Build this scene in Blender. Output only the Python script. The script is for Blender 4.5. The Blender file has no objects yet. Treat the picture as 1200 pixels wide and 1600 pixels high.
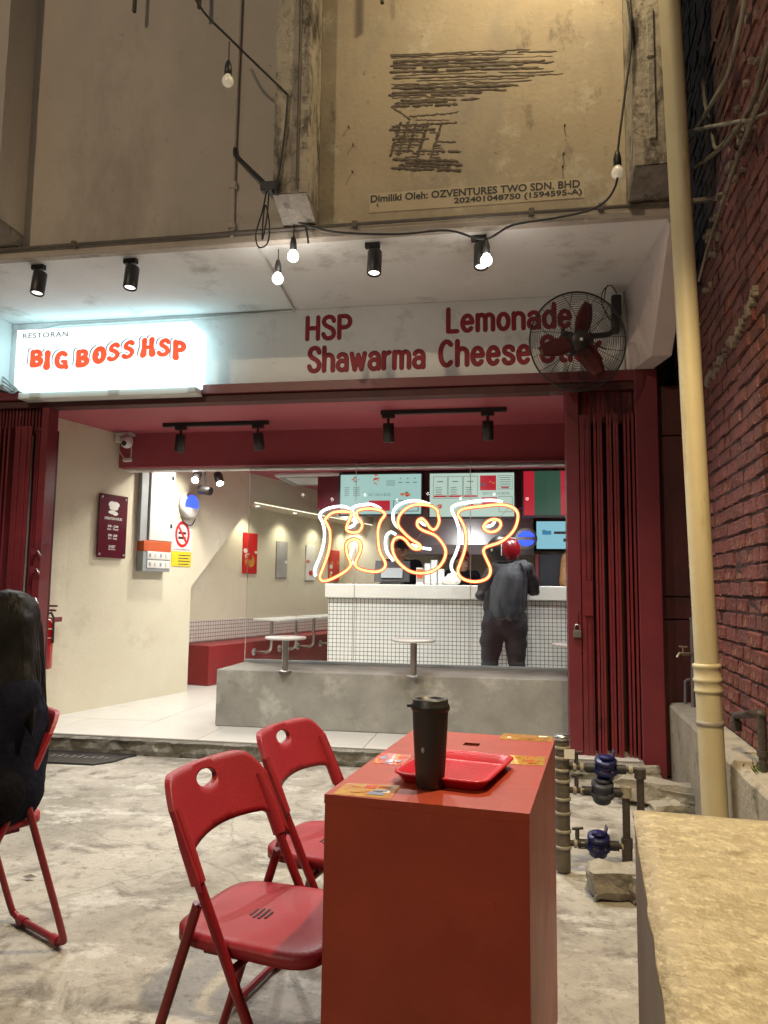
import bpy, bmesh, math, random
from mathutils import Vector, Matrix, noise as mnoise
random.seed(7)
R = math.radians
scene = bpy.context.scene
COL = scene.collection

# ------------------------------------------------------------------ camera
FPX, EYE = 1160.0, 1.2
PIT, ROL, YAW, TH = R(5.83), R(.69), R(9.6), R(6.2)
fw = Vector((-math.sin(YAW)*math.cos(PIT), math.cos(YAW)*math.cos(PIT), math.sin(PIT)))
_rt = Vector((math.cos(YAW), math.sin(YAW), 0)); _up = _rt.cross(fw)
rt = _rt*math.cos(ROL)+_up*math.sin(ROL); up = _up*math.cos(ROL)-_rt*math.sin(ROL)
CAM = Vector((0, 0, EYE))
cd = bpy.data.cameras.new('camera'); cam = bpy.data.objects.new('camera', cd); COL.objects.link(cam)
cd.sensor_fit = 'HORIZONTAL'; cd.sensor_width = 36; cd.lens = 36*FPX/1200; cd.clip_start = .05; cd.clip_end = 500
m = Matrix.Identity(4)
for i in range(3):
    m[i][0] = rt[i]; m[i][1] = up[i]; m[i][2] = -fw[i]; m[i][3] = CAM[i]
cam.matrix_world = m
scene.camera = cam

# ------------------------------------------------------------------ world (night sky), exposure
SKY = .10
world = bpy.data.worlds.new('World'); scene.world = world; world.use_nodes = True
wn = world.node_tree.nodes; wl_ = world.node_tree.links
sky = wn.new('ShaderNodeTexSky'); sky.sky_type = 'NISHITA'; sky.sun_disc = False
sky.sun_elevation = R(3); sky.sun_rotation = R(160)
wl_.new(sky.outputs[0], wn['Background'].inputs[0]); wn['Background'].inputs[1].default_value = SKY
scene.view_settings.view_transform = 'Standard'; scene.view_settings.look = 'None'
scene.view_settings.exposure = .60; scene.view_settings.gamma = 1
scene.view_settings.use_curve_mapping = False
scene.render.engine = 'CYCLES'
scene.cycles.use_denoising = True
scene.cycles.max_bounces = 6
scene.cycles.diffuse_bounces = 3
scene.cycles.transparent_max_bounces = 12
scene.cycles.caustics_reflective = False; scene.cycles.caustics_refractive = False
scene.cycles.sample_clamp_indirect = 4
# energies of the lamps (each lamp is built further down with its fixture)
E_SOFFIT, E_ROOM, E_WALLWASH, E_FLOOD, E_FILL, E_BULB = 90, 40, 14, 250, 1200, 1.0
E_SIGN, E_SCREEN, E_NEON = .95, .58, 2.4

# ------------------------------------------------------------------ pixel -> point on a surface it touches
def ray(x, y): return fw + rt*((x-600)/FPX) - up*((y-800)/FPX)
def onz(x, y, z): d = ray(x, y); return CAM + d*((z-EYE)/d.z)
def ony(x, y, Y): d = ray(x, y); return CAM + d*(Y/d.y)
def onx(x, y, X): d = ray(x, y); return CAM + d*(X/d.x)
# the shop's left wall runs at an angle: s metres along it, z up, off metres out from it
WA = Vector((-3.67, 5.77, 0)); WD = (Vector((-3.26, 7.33, 0))-WA).normalized(); WN = Vector((WD.y, -WD.x, 0))
def onw(x, y, off=0):
    d = ray(x, y); P0 = WA+WN*off; t = (WN.dot(P0-CAM))/WN.dot(d); p = CAM+d*t
    return (p-P0).dot(WD), p.z
def wp(s, z, off=0): return WA+WD*s+WN*off+Vector((0, 0, z))

# ------------------------------------------------------------------ materials
def S(r, g, b):
    f = lambda c: (c/255/12.92) if c/255 <= .04045 else ((c/255+.055)/1.055)**2.4
    return (f(r), f(g), f(b))
MATS = {}
def newmat(name):
    m = bpy.data.materials.new(name); m.use_nodes = True; MATS[name] = m
    return m, m.node_tree.nodes, m.node_tree.links, m.node_tree.nodes['Principled BSDF']
def pm(name, c1, c2=None, scale=4, rough=.6, bump=.0, bscale=60, metal=0, coat=0, spots=None, emit=None, estr=0, stretch=(1, 1, 1), spec=.5, rvar=.0, edge=(.45, .62)):
    m, n, l, b = newmat(name)
    b.inputs['Roughness'].default_value = rough; b.inputs['Metallic'].default_value = metal
    b.inputs['Coat Weight'].default_value = coat; b.inputs['Specular IOR Level'].default_value = spec
    b.inputs['Base Color'].default_value = (*c1, 1)
    tc = n.new('ShaderNodeTexCoord'); mp = n.new('ShaderNodeMapping'); mp.inputs['Scale'].default_value = stretch
    l.new(tc.outputs['Object'], mp.inputs[0])
    col = None
    if c2:
        t = n.new('ShaderNodeTexNoise'); t.inputs['Scale'].default_value = scale; t.inputs['Detail'].default_value = 8; t.inputs['Roughness'].default_value = .62
        l.new(mp.outputs[0], t.inputs[0])
        r = n.new('ShaderNodeValToRGB'); r.color_ramp.elements[0].position = .34; r.color_ramp.elements[1].position = .68
        r.color_ramp.elements[0].color = (*c1, 1); r.color_ramp.elements[1].color = (*c2, 1)
        l.new(t.outputs[0], r.inputs[0]); col = r.outputs[0]
        if rvar:
            q = n.new('ShaderNodeMapRange'); q.inputs['To Min'].default_value = rough-rvar; q.inputs['To Max'].default_value = rough+rvar
            l.new(t.outputs[0], q.inputs[0]); l.new(q.outputs[0], b.inputs['Roughness'])
    for sp in (spots or []):                      # (colour, scale, low, high, stretch)
        t = n.new('ShaderNodeTexNoise'); t.inputs['Scale'].default_value = sp[1]; t.inputs['Detail'].default_value = 10; t.inputs['Roughness'].default_value = .7
        mp2 = n.new('ShaderNodeMapping'); mp2.inputs['Scale'].default_value = sp[4] if len(sp) > 4 else (1, 1, 1); mp2.inputs['Location'].default_value = (sp[1], 3.1, 1.7)
        l.new(tc.outputs['Object'], mp2.inputs[0]); l.new(mp2.outputs[0], t.inputs[0])
        q = n.new('ShaderNodeMapRange'); q.inputs['From Min'].default_value = sp[2]; q.inputs['From Max'].default_value = sp[3]
        l.new(t.outputs[0], q.inputs[0])
        x = n.new('ShaderNodeMix'); x.data_type = 'RGBA'
        if col: l.new(col, x.inputs[6])
        else: x.inputs[6].default_value = (*c1, 1)
        x.inputs[7].default_value = (*sp[0], 1); l.new(q.outputs[0], x.inputs[0]); col = x.outputs[2]
    if col: l.new(col, b.inputs['Base Color'])
    if bump:
        t = n.new('ShaderNodeTexNoise'); t.inputs['Scale'].default_value = bscale; t.inputs['Detail'].default_value = 6
        l.new(mp.outputs[0], t.inputs[0])
        u = n.new('ShaderNodeBump'); u.inputs['Strength'].default_value = bump; u.inputs['Distance'].default_value = .02
        l.new(t.outputs[0], u.inputs['Height']); l.new(u.outputs[0], b.inputs['Normal'])
    if emit:
        b.inputs['Emission Color'].default_value = (*emit, 1); b.inputs['Emission Strength'].default_value = estr
    return m
def tilemat(name, c1, c2, grout, w, h, axis, rough=.25, mortar=.006):
    m, n, l, b = newmat(name)
    tc = n.new('ShaderNodeTexCoord'); sx = n.new('ShaderNodeSeparateXYZ'); cx = n.new('ShaderNodeCombineXYZ')
    l.new(tc.outputs['Object'], sx.inputs[0]); l.new(sx.outputs[axis], cx.inputs[0]); l.new(sx.outputs[2], cx.inputs[1])
    t = n.new('ShaderNodeTexBrick'); t.offset = 0; t.squash = 1
    t.inputs['Scale'].default_value = 1; t.inputs['Brick Width'].default_value = w; t.inputs['Row Height'].default_value = h
    t.inputs['Mortar Size'].default_value = mortar/2; t.inputs['Color1'].default_value = (*c1, 1); t.inputs['Color2'].default_value = (*c2, 1); t.inputs['Mortar'].default_value = (*grout, 1)
    l.new(cx.outputs[0], t.inputs[0]); l.new(t.outputs[0], b.inputs['Base Color'])
    q = n.new('ShaderNodeMapRange'); q.inputs['To Min'].default_value = rough; q.inputs['To Max'].default_value = .9
    l.new(t.outputs[1], q.inputs[0]); l.new(q.outputs[0], b.inputs['Roughness'])
    u = n.new('ShaderNodeBump'); u.invert = True; u.inputs['Strength'].default_value = .4; u.inputs['Distance'].default_value = .003
    l.new(t.outputs[1], u.inputs['Height']); l.new(u.outputs[0], b.inputs['Normal'])
    return m
def emat(name, c, strength):
    return pm(name, (.02, .02, .02), emit=c, estr=strength, rough=.3)
def glassmat(name, tint=(.96, .98, .98), extra=0):
    m, n, l, b = newmat(name); n.remove(b)
    tr = n.new('ShaderNodeBsdfTransparent'); tr.inputs[0].default_value = (*tint, 1)
    g = n.new('ShaderNodeBsdfGlossy'); g.inputs['Roughness'].default_value = .0
    f = n.new('ShaderNodeFresnel'); f.inputs[0].default_value = 1.36
    mx = n.new('ShaderNodeMixShader'); l.new(f.outputs[0], mx.inputs[0]); l.new(tr.outputs[0], mx.inputs[1]); l.new(g.outputs[0], mx.inputs[2])
    l.new(mx.outputs[0], n['Material Output'].inputs[0])
    return m

# concrete yard: layered stains, pits, cracks
def yardmat():
    m, n, l, b = newmat('yard_concrete')
    tc = n.new('ShaderNodeTexCoord')
    def nz(scale, detail=8, rough=.6, loc=0, st=(1, 1, 1), dist=0):
        mp = n.new('ShaderNodeMapping'); mp.inputs['Location'].default_value = (loc, loc*2, 0); mp.inputs['Scale'].default_value = st
        l.new(tc.outputs['Object'], mp.inputs[0])
        t = n.new('ShaderNodeTexNoise'); t.inputs['Scale'].default_value = scale; t.inputs['Detail'].default_value = detail; t.inputs['Roughness'].default_value = rough; t.inputs['Distortion'].default_value = dist
        l.new(mp.outputs[0], t.inputs[0]); return t.outputs[0]
    def rmp(v, a, bb, lo=0, hi=1):
        q = n.new('ShaderNodeMapRange'); q.inputs['From Min'].default_value = a; q.inputs['From Max'].default_value = bb
        q.inputs['To Min'].default_value = lo; q.inputs['To Max'].default_value = hi
        l.new(v, q.inputs[0]); return q.outputs[0]
    def mix(f, a, c):
        x = n.new('ShaderNodeMix'); x.data_type = 'RGBA'; l.new(f, x.inputs[0])
        for i, v in ((6, a), (7, c)):
            if isinstance(v, tuple): x.inputs[i].default_value = (*v, 1)
            else: l.new(v, x.inputs[i])
        return x.outputs[2]
    big = nz(1.1, 14, .72, 2, dist=.4)
    c = mix(rmp(big, .38, .60), (.26, .24, .20), (.45, .42, .365))
    c = mix(rmp(nz(5, 10, .7, 7, dist=.6), .50, .66), c, (.155, .14, .115))
    c = mix(rmp(nz(3.2, 10, .72, 13, st=(1, 1.6, 1)), .53, .62, 0, .85), c, (.56, .54, .49))
    c = mix(rmp(nz(26, 8, .75, 4), .55, .68, 0, .7), c, (.14, .125, .10))
    c = mix(rmp(nz(70, 6, .75, 31), .60, .68, 0, .7), c, (.09, .08, .065))
    c = mix(rmp(nz(8, 12, .8, 21), .59, .67, 0, .7), c, (.13, .115, .092))
    v = n.new('ShaderNodeTexVoronoi'); v.feature = 'DISTANCE_TO_EDGE'; v.inputs['Scale'].default_value = .55
    wv = n.new('ShaderNodeMix'); wv.data_type = 'VECTOR'; wv.inputs[0].default_value = .18
    l.new(tc.outputs['Object'], wv.inputs[4])
    nn = n.new('ShaderNodeTexNoise'); nn.inputs['Scale'].default_value = 3; nn.inputs['Detail'].default_value = 8; l.new(tc.outputs['Object'], nn.inputs[0]); l.new(nn.outputs[1], wv.inputs[5])
    l.new(wv.outputs[1], v.inputs[0])
    c = mix(rmp(v.outputs[0], .0, .004, .35, 0), c, (.07, .06, .05))
    l.new(c, b.inputs['Base Color'])
    l.new(rmp(big, .3, .7, .45, .8), b.inputs['Roughness'])
    h = n.new('ShaderNodeMath'); h.operation = 'ADD'; l.new(nz(9, 10, .7, 3), h.inputs[0]); l.new(rmp(nz(60, 6, .7, 9), 0, 1, 0, .35), h.inputs[1])
    u = n.new('ShaderNodeBump'); u.inputs['Strength'].default_value = .55; u.inputs['Distance'].default_value = .03
    l.new(h.outputs[0], u.inputs['Height']); l.new(u.outputs[0], b.inputs['Normal'])
    return m

MOULD = (.05, .043, .035)
M = MATS
yardmat()
pm('plaster_grey', (.47, .415, .36), (.40, .355, .315), 1.3, .85, .12, 30, spots=[((.26, .22, .19), .9, .52, .75, (1, 1, .4)), ((.22, .20, .17), 14, .62, .74)])
pm('plaster_ochre', (.43, .365, .265), (.365, .305, .215), 1.7, .85, .2, 35, spots=[((.30, .27, .22), 1.6, .48, .66, (1.2, 1, .6)), ((.52, .48, .39), 2.6, .56, .66), ((.18, .15, .115), 6, .58, .70, (1, 1, .5)), (MOULD, 22, .64, .72)])
pm('plaster_mould', (.46, .41, .33), (.30, .27, .22), 5, .9, .45, 25, spots=[(MOULD, 5.5, .50, .62, (1, 1, .45)), ((.12, .10, .08), 19, .55, .66), ((.50, .47, .42), 9, .63, .70)])
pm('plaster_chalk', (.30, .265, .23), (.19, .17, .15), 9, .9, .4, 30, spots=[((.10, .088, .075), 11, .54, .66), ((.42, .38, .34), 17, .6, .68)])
pm('white_paint', (.80, .81, .81), (.73, .74, .74), 2.2, .7, .1, 40, spots=[((.50, .50, .48), 3.3, .56, .74), ((.30, .28, .26), 22, .70, .76)])
pm('soffit_paint', (.78, .78, .78), (.70, .70, .70), 1.8, .8, .1, 30, spots=[((.42, .40, .38), 2.4, .55, .72), ((.18, .16, .15), 30, .71, .76)])
pm('wing_paint', (.66, .57, .56), (.58, .50, .49), 2, .8, .1, 30, spots=[((.35, .29, .27), 4, .58, .72)])
pm('lip_paint', (.50, .45, .40), (.40, .36, .32), 6, .85, .3, 30, spots=[((.12, .10, .09), 8, .60, .70, (.4, 1, 3)), ((.62, .60, .57), 11, .6, .68)])
pm('cream_wall', (.72, .68, .54), (.66, .61, .47), 1.6, .6, .08, 40, spots=[((.56, .51, .39), 1.8, .56, .72), ((.44, .39, .30), 9, .66, .74), ((.30, .26, .2), 40, .73, .77)])
pm('red_paint', S(112, 40, 48), S(98, 34, 42), 3, .42, .05, 40, spots=[(S(72, 20, 24), 7, .62, .76)])
pm('red_ceiling', S(172, 86, 98), S(161, 79, 91), 2, .6, .03, 40)
pm('red_gate', S(118, 40, 46), S(98, 32, 38), 5, .33, .08, 50, spots=[(S(60, 18, 20), 9, .60, .72, (1, 1, .3)), (S(150, 70, 66), 30, .72, .76)], coat=.2)
pm('red_board', S(82, 34, 34), S(68, 29, 29), 3, .6, .1, 40, spots=[(S(50, 24, 22), 5, .55, .7), (S(98, 52, 46), 40, .70, .76)])
pm('red_letter', S(146, 26, 44), S(130, 22, 40), 12, .6)
pm('concrete_bench', (.34, .33, .30), (.22, .215, .195), 3.2, .55, .12, 45, spots=[((.46, .45, .41), 3.5, .55, .70), ((.20, .19, .17), 8, .60, .75)])
pm('step_concrete', (.22, .21, .18), (.12, .11, .095), 6, .85, .7, 22, spots=[((.33, .32, .28), 8, .58, .66), ((.05, .05, .045), 4, .55, .66)])
pm('floor_tile', (.62, .61, .58), (.55, .54, .51), 2.4, .35, .03, 40, rvar=.1, spots=[((.48, .46, .42), 3, .58, .75)])
pm('grout', (.22, .21, .2), rough=.9)
pm('table_red', S(166, 64, 41), S(152, 56, 37), 6, .46, .08, 120, rvar=.12, spots=[(S(138, 44, 34), 3, .55, .75), (S(186, 84, 66), 44, .68, .76), (S(110, 36, 28), 18, .66, .74)])
pm('chair_plastic', S(158, 36, 50), S(145, 32, 45), 8, .45, .08, 160)
pm('chair_metal', S(134, 26, 36), S(118, 22, 32), 9, .35, .06, 90)
pm('tray_plastic', S(200, 36, 54), S(188, 30, 48), 8, .3, .1, 220)
pm('black_plastic', (.018, .017, .018), (.026, .024, .024), 12, .42, .05, 120)
pm('black_matte', (.022, .022, .024), rough=.6)
pm('cup_black', (.028, .024, .024), (.035, .03, .03), 9, .5, .04, 150)
pm('blue_meter', S(24, 30, 92), S(18, 22, 70), 12, .35, .2, 60)
pm('grey_meter', S(70, 76, 92), S(54, 58, 72), 10, .5, .2, 60)
pm('pipe_dark', (.07, .058, .048), (.04, .033, .028), 14, .6, .4, 60, spots=[((.26, .22, .17), 24, .62, .7)])
pm('pipe_clad', (.13, .11, .085), (.08, .07, .052), 12, .6, .4, 50)
pm('pipe_fitting', (.36, .33, .27), (.22, .20, .165), 20, .5, .2, 60)
pm('pipe_yellow', S(196, 186, 154), S(184, 172, 138), 2, .52, .08, 40, spots=[(S(150, 130, 84), 4, .56, .72, (2, 2, .3)), (S(120, 104, 76), 30, .70, .76), (S(150, 136, 104), 9, .62, .74, (3, 3, .15))])
pm('pipe_grey', (.16, .15, .15), (.12, .11, .11), 9, .5, .2, 50)
pm('steel', (.55, .55, .55), (.45, .45, .45), 14, .3, .05, 80, metal=1)
pm('brass', (.5, .42, .28), (.36, .3, .2), 14, .4, .1, 60, metal=.8)
pm('rubble', (.36, .33, .27), (.25, .23, .19), 8, .9, .7, 30, spots=[((.13, .12, .10), 12, .58, .68)])
pm('mortar_red', S(64, 36, 34), S(50, 29, 27), 9, .9, .6, 40)
BR = [pm('brick_red', S(116, 66, 62), S(98, 57, 53), 16, .6, .7, 45, spots=[(S(60, 32, 28), 18, .56, .68)]),
      pm('brick_dark', S(104, 59, 55), S(87, 50, 46), 16, .65, .7, 45, spots=[(S(52, 30, 26), 18, .52, .66)]),
      pm('brick_worn', S(112, 56, 50), S(92, 48, 42), 14, .8, .8, 40, spots=[(S(136, 104, 80), 15, .54, .62), (S(50, 40, 30), 20, .56, .66)])]
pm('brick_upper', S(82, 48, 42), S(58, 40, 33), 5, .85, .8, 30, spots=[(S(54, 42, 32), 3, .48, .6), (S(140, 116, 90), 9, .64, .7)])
pm('ledge_concrete', (.36, .32, .25), (.26, .23, .18), 5, .85, .4, 35, spots=[((.12, .11, .07), 6, .56, .68), ((.09, .11, .05), 3.5, .62, .7)])
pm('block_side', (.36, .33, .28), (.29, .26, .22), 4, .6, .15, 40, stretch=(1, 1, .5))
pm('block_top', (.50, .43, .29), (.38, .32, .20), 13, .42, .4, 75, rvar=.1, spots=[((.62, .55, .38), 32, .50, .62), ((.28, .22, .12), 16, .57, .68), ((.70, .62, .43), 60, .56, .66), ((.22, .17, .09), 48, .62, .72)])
pm('root_bark', (.22, .19, .15), (.13, .11, .085), 12, .9, .5, 40)
pm('scab_plaster', (.26, .21, .17), (.17, .13, .11), 12, .9, .6, 40)
pm('chalk_pipe', (.34, .31, .26), (.24, .22, .18), 14, .7, .3, 50)
pm('conduit_dark', (.13, .11, .09), (.08, .07, .06), 8, .7, .2, 40)
pm('conduit_white', (.62, .62, .60), (.5, .5, .48), 6, .6, .1, 40)
pm('white_plastic', (.72, .72, .70), (.66, .66, .64), 5, .4)
pm('grey_metal', (.34, .37, .39), (.28, .31, .33), 5, .5)
pm('cabinet_white', (.62, .63, .62), (.56, .57, .57), 3, .45)
pm('orange_board', S(196, 92, 46), S(178, 82, 40), 8, .6)
pm('plaque_maroon', S(88, 16, 36), S(80, 14, 32), 4, .25, coat=.3)
pm('print_white', (.78, .77, .74), (.7, .69, .67), 20, .6)
pm('print_black', (.03, .03, .035), rough=.6)
pm('print_navy', (.02, .03, .07), rough=.6)
pm('print_red', S(200, 30, 36), rough=.5)
pm('print_yellow', S(226, 206, 40), S(214, 190, 36), 9, .5)
pm('glue_mark', (.075, .062, .05), (.15, .12, .092), 22, .9, .3, 60)
pm('notice_sheet', (.50, .43, .31), (.44, .37, .26), 5, .7)
pm('bench_red', S(140, 34, 36), S(126, 30, 32), 4, .45, .05, 60)
pm('counter_white', (.74, .73, .68), (.68, .67, .62), 3, .35)
tilemat('counter_tile', (.80, .80, .77), (.76, .76, .73), (.10, .10, .105), .0435, .0435, 0)
tilemat('band_tile', (.74, .70, .64), (.69, .65, .60), (.16, .12, .12), .0435, .0435, 1)
pm('extinguisher_red', S(176, 20, 24), S(160, 16, 20), 5, .25, coat=.3)
pm('fabric_black', (.006, .006, .009), (.009, .009, .013), 30, .9, .3, 60, spec=.08)
pm('fabric_navy', (.009, .010, .020), (.013, .014, .028), 20, .9, .3, 40, spec=.06)
pm('vest_grey', (.062, .066, .078), (.036, .038, .047), 5, .7, .5, 14, stretch=(2.2, 2.2, .6))
pm('jacket_dark', (.032, .027, .032), (.02, .018, .022), 7, .6, .5, 16)
pm('trouser_dark', (.018, .019, .025), (.011, .012, .016), 6, .8, .5, 14)
pm('shoe_black', (.02, .02, .02), rough=.4)
pm('skin', (.36, .20, .13), (.32, .17, .11), 12, .55)
pm('skin_light', (.52, .34, .25), (.48, .30, .22), 12, .5)
pm('hair_black', (.004, .0035, .0035), (.008, .007, .007), 40, .55, .3, 90, stretch=(1, 1, .08), spec=.15)
pm('helmet_black', (.014, .011, .013), rough=.38, coat=.0, spec=.3)
pm('helmet_red', S(128, 14, 26), rough=.3, coat=.3)
pm('fan_blade', S(96, 28, 32), S(84, 24, 28), 5, .4)
pm('bulb_off', (.75, .72, .62), rough=.2, coat=.4, emit=(1, .85, .6), estr=.12)
emat('bulb_on', (1, .93, .80), 9)
emat('lens_on', (1, .96, .9), 14)
emat('lens_dim', (1, .96, .9), 2.2)
emat('sign_face', (.88, 1.0, 1.0), E_SIGN)
emat('sign_side', (.62, .95, 1.0), 2.0)
pm('sign_orange', S(236, 82, 52), rough=.5, emit=S(240, 92, 56), estr=.60)
pm('neon_back', S(200, 60, 30), rough=.5, emit=S(230, 60, 24), estr=.5)
pm('sign_navy', (.02, .03, .05), rough=.5)
emat('neon_white', (.92, .95, 1.0), E_NEON)
emat('neon_core', (1.0, .42, .13), E_NEON)
emat('screen_pale', S(176, 214, 206), E_SCREEN)
emat('screen_pale_b', S(200, 222, 206), E_SCREEN)
emat('screen_red', S(196, 34, 52), E_SCREEN)
emat('screen_green', S(46, 84, 66), E_SCREEN)
emat('screen_ink', S(92, 104, 108), .6)
emat('screen_food', S(190, 110, 60), .7)
emat('screen_sky', S(150, 206, 222), .6)
emat('screen_deep', S(60, 120, 150), .8)
emat('blue_glow', (.03, .07, 1.0), 1.8)
emat('led_strip', (1, .93, .70), 1.6)
pm('poster_red', S(206, 40, 38), S(188, 34, 30), 6, .4)
pm('poster_food', S(222, 150, 72), S(170, 70, 40), 18, .4)
pm('poster_grey', (.34, .33, .32), (.42, .41, .39), 6, .4)
pm('sticker_gold', S(222, 190, 96), S(190, 120, 60), 26, .12, coat=.8)
pm('sticker_red', S(206, 60, 60), S(236, 110, 70), 26, .12, coat=.8)
pm('sticker_blue', S(176, 196, 226), S(120, 150, 210), 26, .12, coat=.8)
pm('meat', (.20, .09, .035), (.34, .18, .07), 26, .5, .8, 40)
pm('steel_hood', (.52, .52, .53), (.42, .42, .44), 5, .35, metal=.6)
pm('far_facade', (.10, .095, .09), (.07, .066, .062), .8, .85, .1, 20)
pm('dark_interior', (.02, .022, .03), rough=.5)
pm('leaf_green', (.06, .11, .03), (.09, .14, .04), 20, .6)
glassmat('shop_glass')
glassmat('plaque_glass')

# ------------------------------------------------------------------ mesh builder and object helpers
class MB:
    def __init__(s): s.v = []; s.f = []; s.mi = []; s.sm = []
    def add(s, vs, fs, mi=0, sm=False):
        o = len(s.v); s.v += [Vector(v) for v in vs]
        for f in fs: s.f.append([i+o for i in f]); s.mi.append(mi); s.sm.append(sm)
    def box(s, lo, hi, mi=0, rot=None, org=None):
        x0, y0, z0 = lo; x1, y1, z1 = hi
        vs = [Vector(p) for p in ((x0, y0, z0), (x1, y0, z0), (x1, y1, z0), (x0, y1, z0), (x0, y0, z1), (x1, y0, z1), (x1, y1, z1), (x0, y1, z1))]
        if rot is not None: vs = [rot@(v-Vector(org))+Vector(org) for v in vs]
        s.add(vs, [(0, 3, 2, 1), (4, 5, 6, 7), (0, 1, 5, 4), (1, 2, 6, 5), (2, 3, 7, 6), (3, 0, 4, 7)], mi)
        return s
    def prism(s, poly, fa, fb, mi=0):        # poly points mapped by fa and fb into two parallel faces
        n = len(poly); a = [fa(*p) for p in poly]; b = [fb(*p) for p in poly]
        s.add(a+b, [list(range(n))[::-1], list(range(n, 2*n))]+[(i, (i+1) % n, n+(i+1) % n, n+i) for i in range(n)], mi)
        return s
    def tube(s, pts, r, n=8, closed=False, mi=0, caps=True, sq=None):
        pts = [Vector(p) for p in pts]; k = len(pts)
        rs = r if isinstance(r, (list, tuple)) else [r]*k
        d0 = (pts[1]-pts[0]).normalized()
        ref = Vector((0, 0, 1)) if abs(d0.z) < .9 else Vector((1, 0, 0))
        u = d0.cross(ref).normalized(); rings = []
        for i in range(k):
            if closed: d = (pts[(i+1) % k]-pts[i-1])
            else: d = pts[min(i+1, k-1)]-pts[max(i-1, 0)]
            d = d.normalized() if d.length > 1e-9 else d0
            u = (u-d*u.dot(d)); u = u.normalized() if u.length > 1e-6 else d.orthogonal().normalized()
            w = d.cross(u)
            rings.append([pts[i]+(u*math.cos(2*math.pi*j/n)+w*math.sin(2*math.pi*j/n))*rs[i] for j in range(n)])
        vs = [v for q in rings for v in q]; fs = []
        for i in range(k if closed else k-1):
            a = i*n; b = ((i+1) % k)*n
            for j in range(n): fs.append((a+j, a+(j+1) % n, b+(j+1) % n, b+j))
        s.add(vs, fs, mi, True)
        if caps and not closed:
            s.add(rings[0], [list(range(n))[::-1]], mi); s.add(rings[-1], [list(range(n))], mi)
        return s
    def lathe(s, prof, c=(0, 0, 0), n=20, mi=0, rot=None, caps=True):     # prof: (r, z)
        c = Vector(c); rot = rot or Matrix.Identity(3); vs = []
        for r, z in prof:
            for j in range(n): vs.append(c+rot@Vector((r*math.cos(2*math.pi*j/n), r*math.sin(2*math.pi*j/n), z)))
        fs = [(i*n+j, i*n+(j+1) % n, (i+1)*n+(j+1) % n, (i+1)*n+j) for i in range(len(prof)-1) for j in range(n)]
        s.add(vs, fs, mi, True)
        if caps:
            if prof[0][0] > 1e-6: s.add(vs[:n], [list(range(n))[::-1]], mi)
            if prof[-1][0] > 1e-6: s.add(vs[-n:], [list(range(n))], mi)
        return s
    def ball(s, c, r, n=14, mi=0, rot=None):
        r = (r, r, r) if not isinstance(r, (tuple, list)) else r
        c = Vector(c); rot = rot or Matrix.Identity(3); vs = []; k = max(6, n//2)
        for i in range(k+1):
            a = math.pi*i/k
            for j in range(n):
                b = 2*math.pi*j/n
                vs.append(c+rot@Vector((r[0]*max(math.sin(a), 1e-4)*math.cos(b), r[1]*max(math.sin(a), 1e-4)*math.sin(b), -r[2]*math.cos(a))))
        s.add(vs, [(i*n+j, i*n+(j+1) % n, (i+1)*n+(j+1) % n, (i+1)*n+j) for i in range(k) for j in range(n)], mi, True)
        return s
    def build(s, name, mat, parent=None, bev=0, seg=1, local=False):
        inv = Matrix.Identity(4) if (local or parent is None) else WM(parent).inverted()
        me = bpy.data.meshes.new(name)
        me.from_pydata([inv@v for v in s.v], [], s.f)
        mats = mat if isinstance(mat, (list, tuple)) else [mat]
        for q in mats: me.materials.append(MATS[q] if isinstance(q, str) else q)
        me.polygons.foreach_set('material_index', s.mi); me.polygons.foreach_set('use_smooth', s.sm)
        bm = bmesh.new(); bm.from_mesh(me)
        if bev:
            bm.normal_update()
            es = [e for e in bm.edges if len(e.link_faces) == 2 and e.calc_face_angle(0) > .6]
            bmesh.ops.bevel(bm, geom=es, offset=bev, segments=seg, profile=.6, affect='EDGES', clamp_overlap=True)
        bmesh.ops.recalc_face_normals(bm, faces=bm.faces)
        bm.to_mesh(me); bm.free(); me.update()
        return put(name, me, parent)
def put(name, me, parent=None):
    o = bpy.data.objects.new(name, me); COL.objects.link(o)
    if parent is not None: o.parent = parent
    return o
def WM(o): return (WM(o.parent)@o.matrix_basis) if o.parent else o.matrix_basis.copy()
def tag(o, label, cat, group=None):
    o['label'] = label; o['category'] = cat
    if group: o['group'] = group
    return o
def thing(name, label, cat, loc=(0, 0, 0), rz=0, group=None):
    o = bpy.data.objects.new(name, None); COL.objects.link(o); o.empty_display_size = .1
    o.location = loc; o.rotation_euler = (0, 0, rz)
    return tag(o, label, cat, group)
def struct(o): o['kind'] = 'structure'; return o
def stuff(o): o['kind'] = 'stuff'; return o
def dup(o, parent=None):
    c = o.copy(); COL.objects.link(c); c.parent = parent
    for ch in [x for x in bpy.data.objects if x.parent == o]: dup(ch, c)
    return c
def bx(name, lo, hi, mat, parent=None, bev=.003, local=False): return MB().box(lo, hi).build(name, mat, parent, bev, local=local)
def smooth_path(p, k=6, closed=False):
    p = [Vector(q) for q in p]; n = len(p); out = []
    for i in range(n if closed else n-1):
        a, b, c, d = (p[(i-1) % n], p[i], p[(i+1) % n], p[(i+2) % n]) if closed else (p[max(i-1, 0)], p[i], p[i+1], p[min(i+2, n-1)])
        for j in range(k):
            t = j/k
            out.append(.5*((2*b)+(c-a)*t+(2*a-5*b+4*c-d)*t*t+(3*b-a-3*c+d)*t**3))
    if not closed: out.append(p[-1])
    return out
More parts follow.
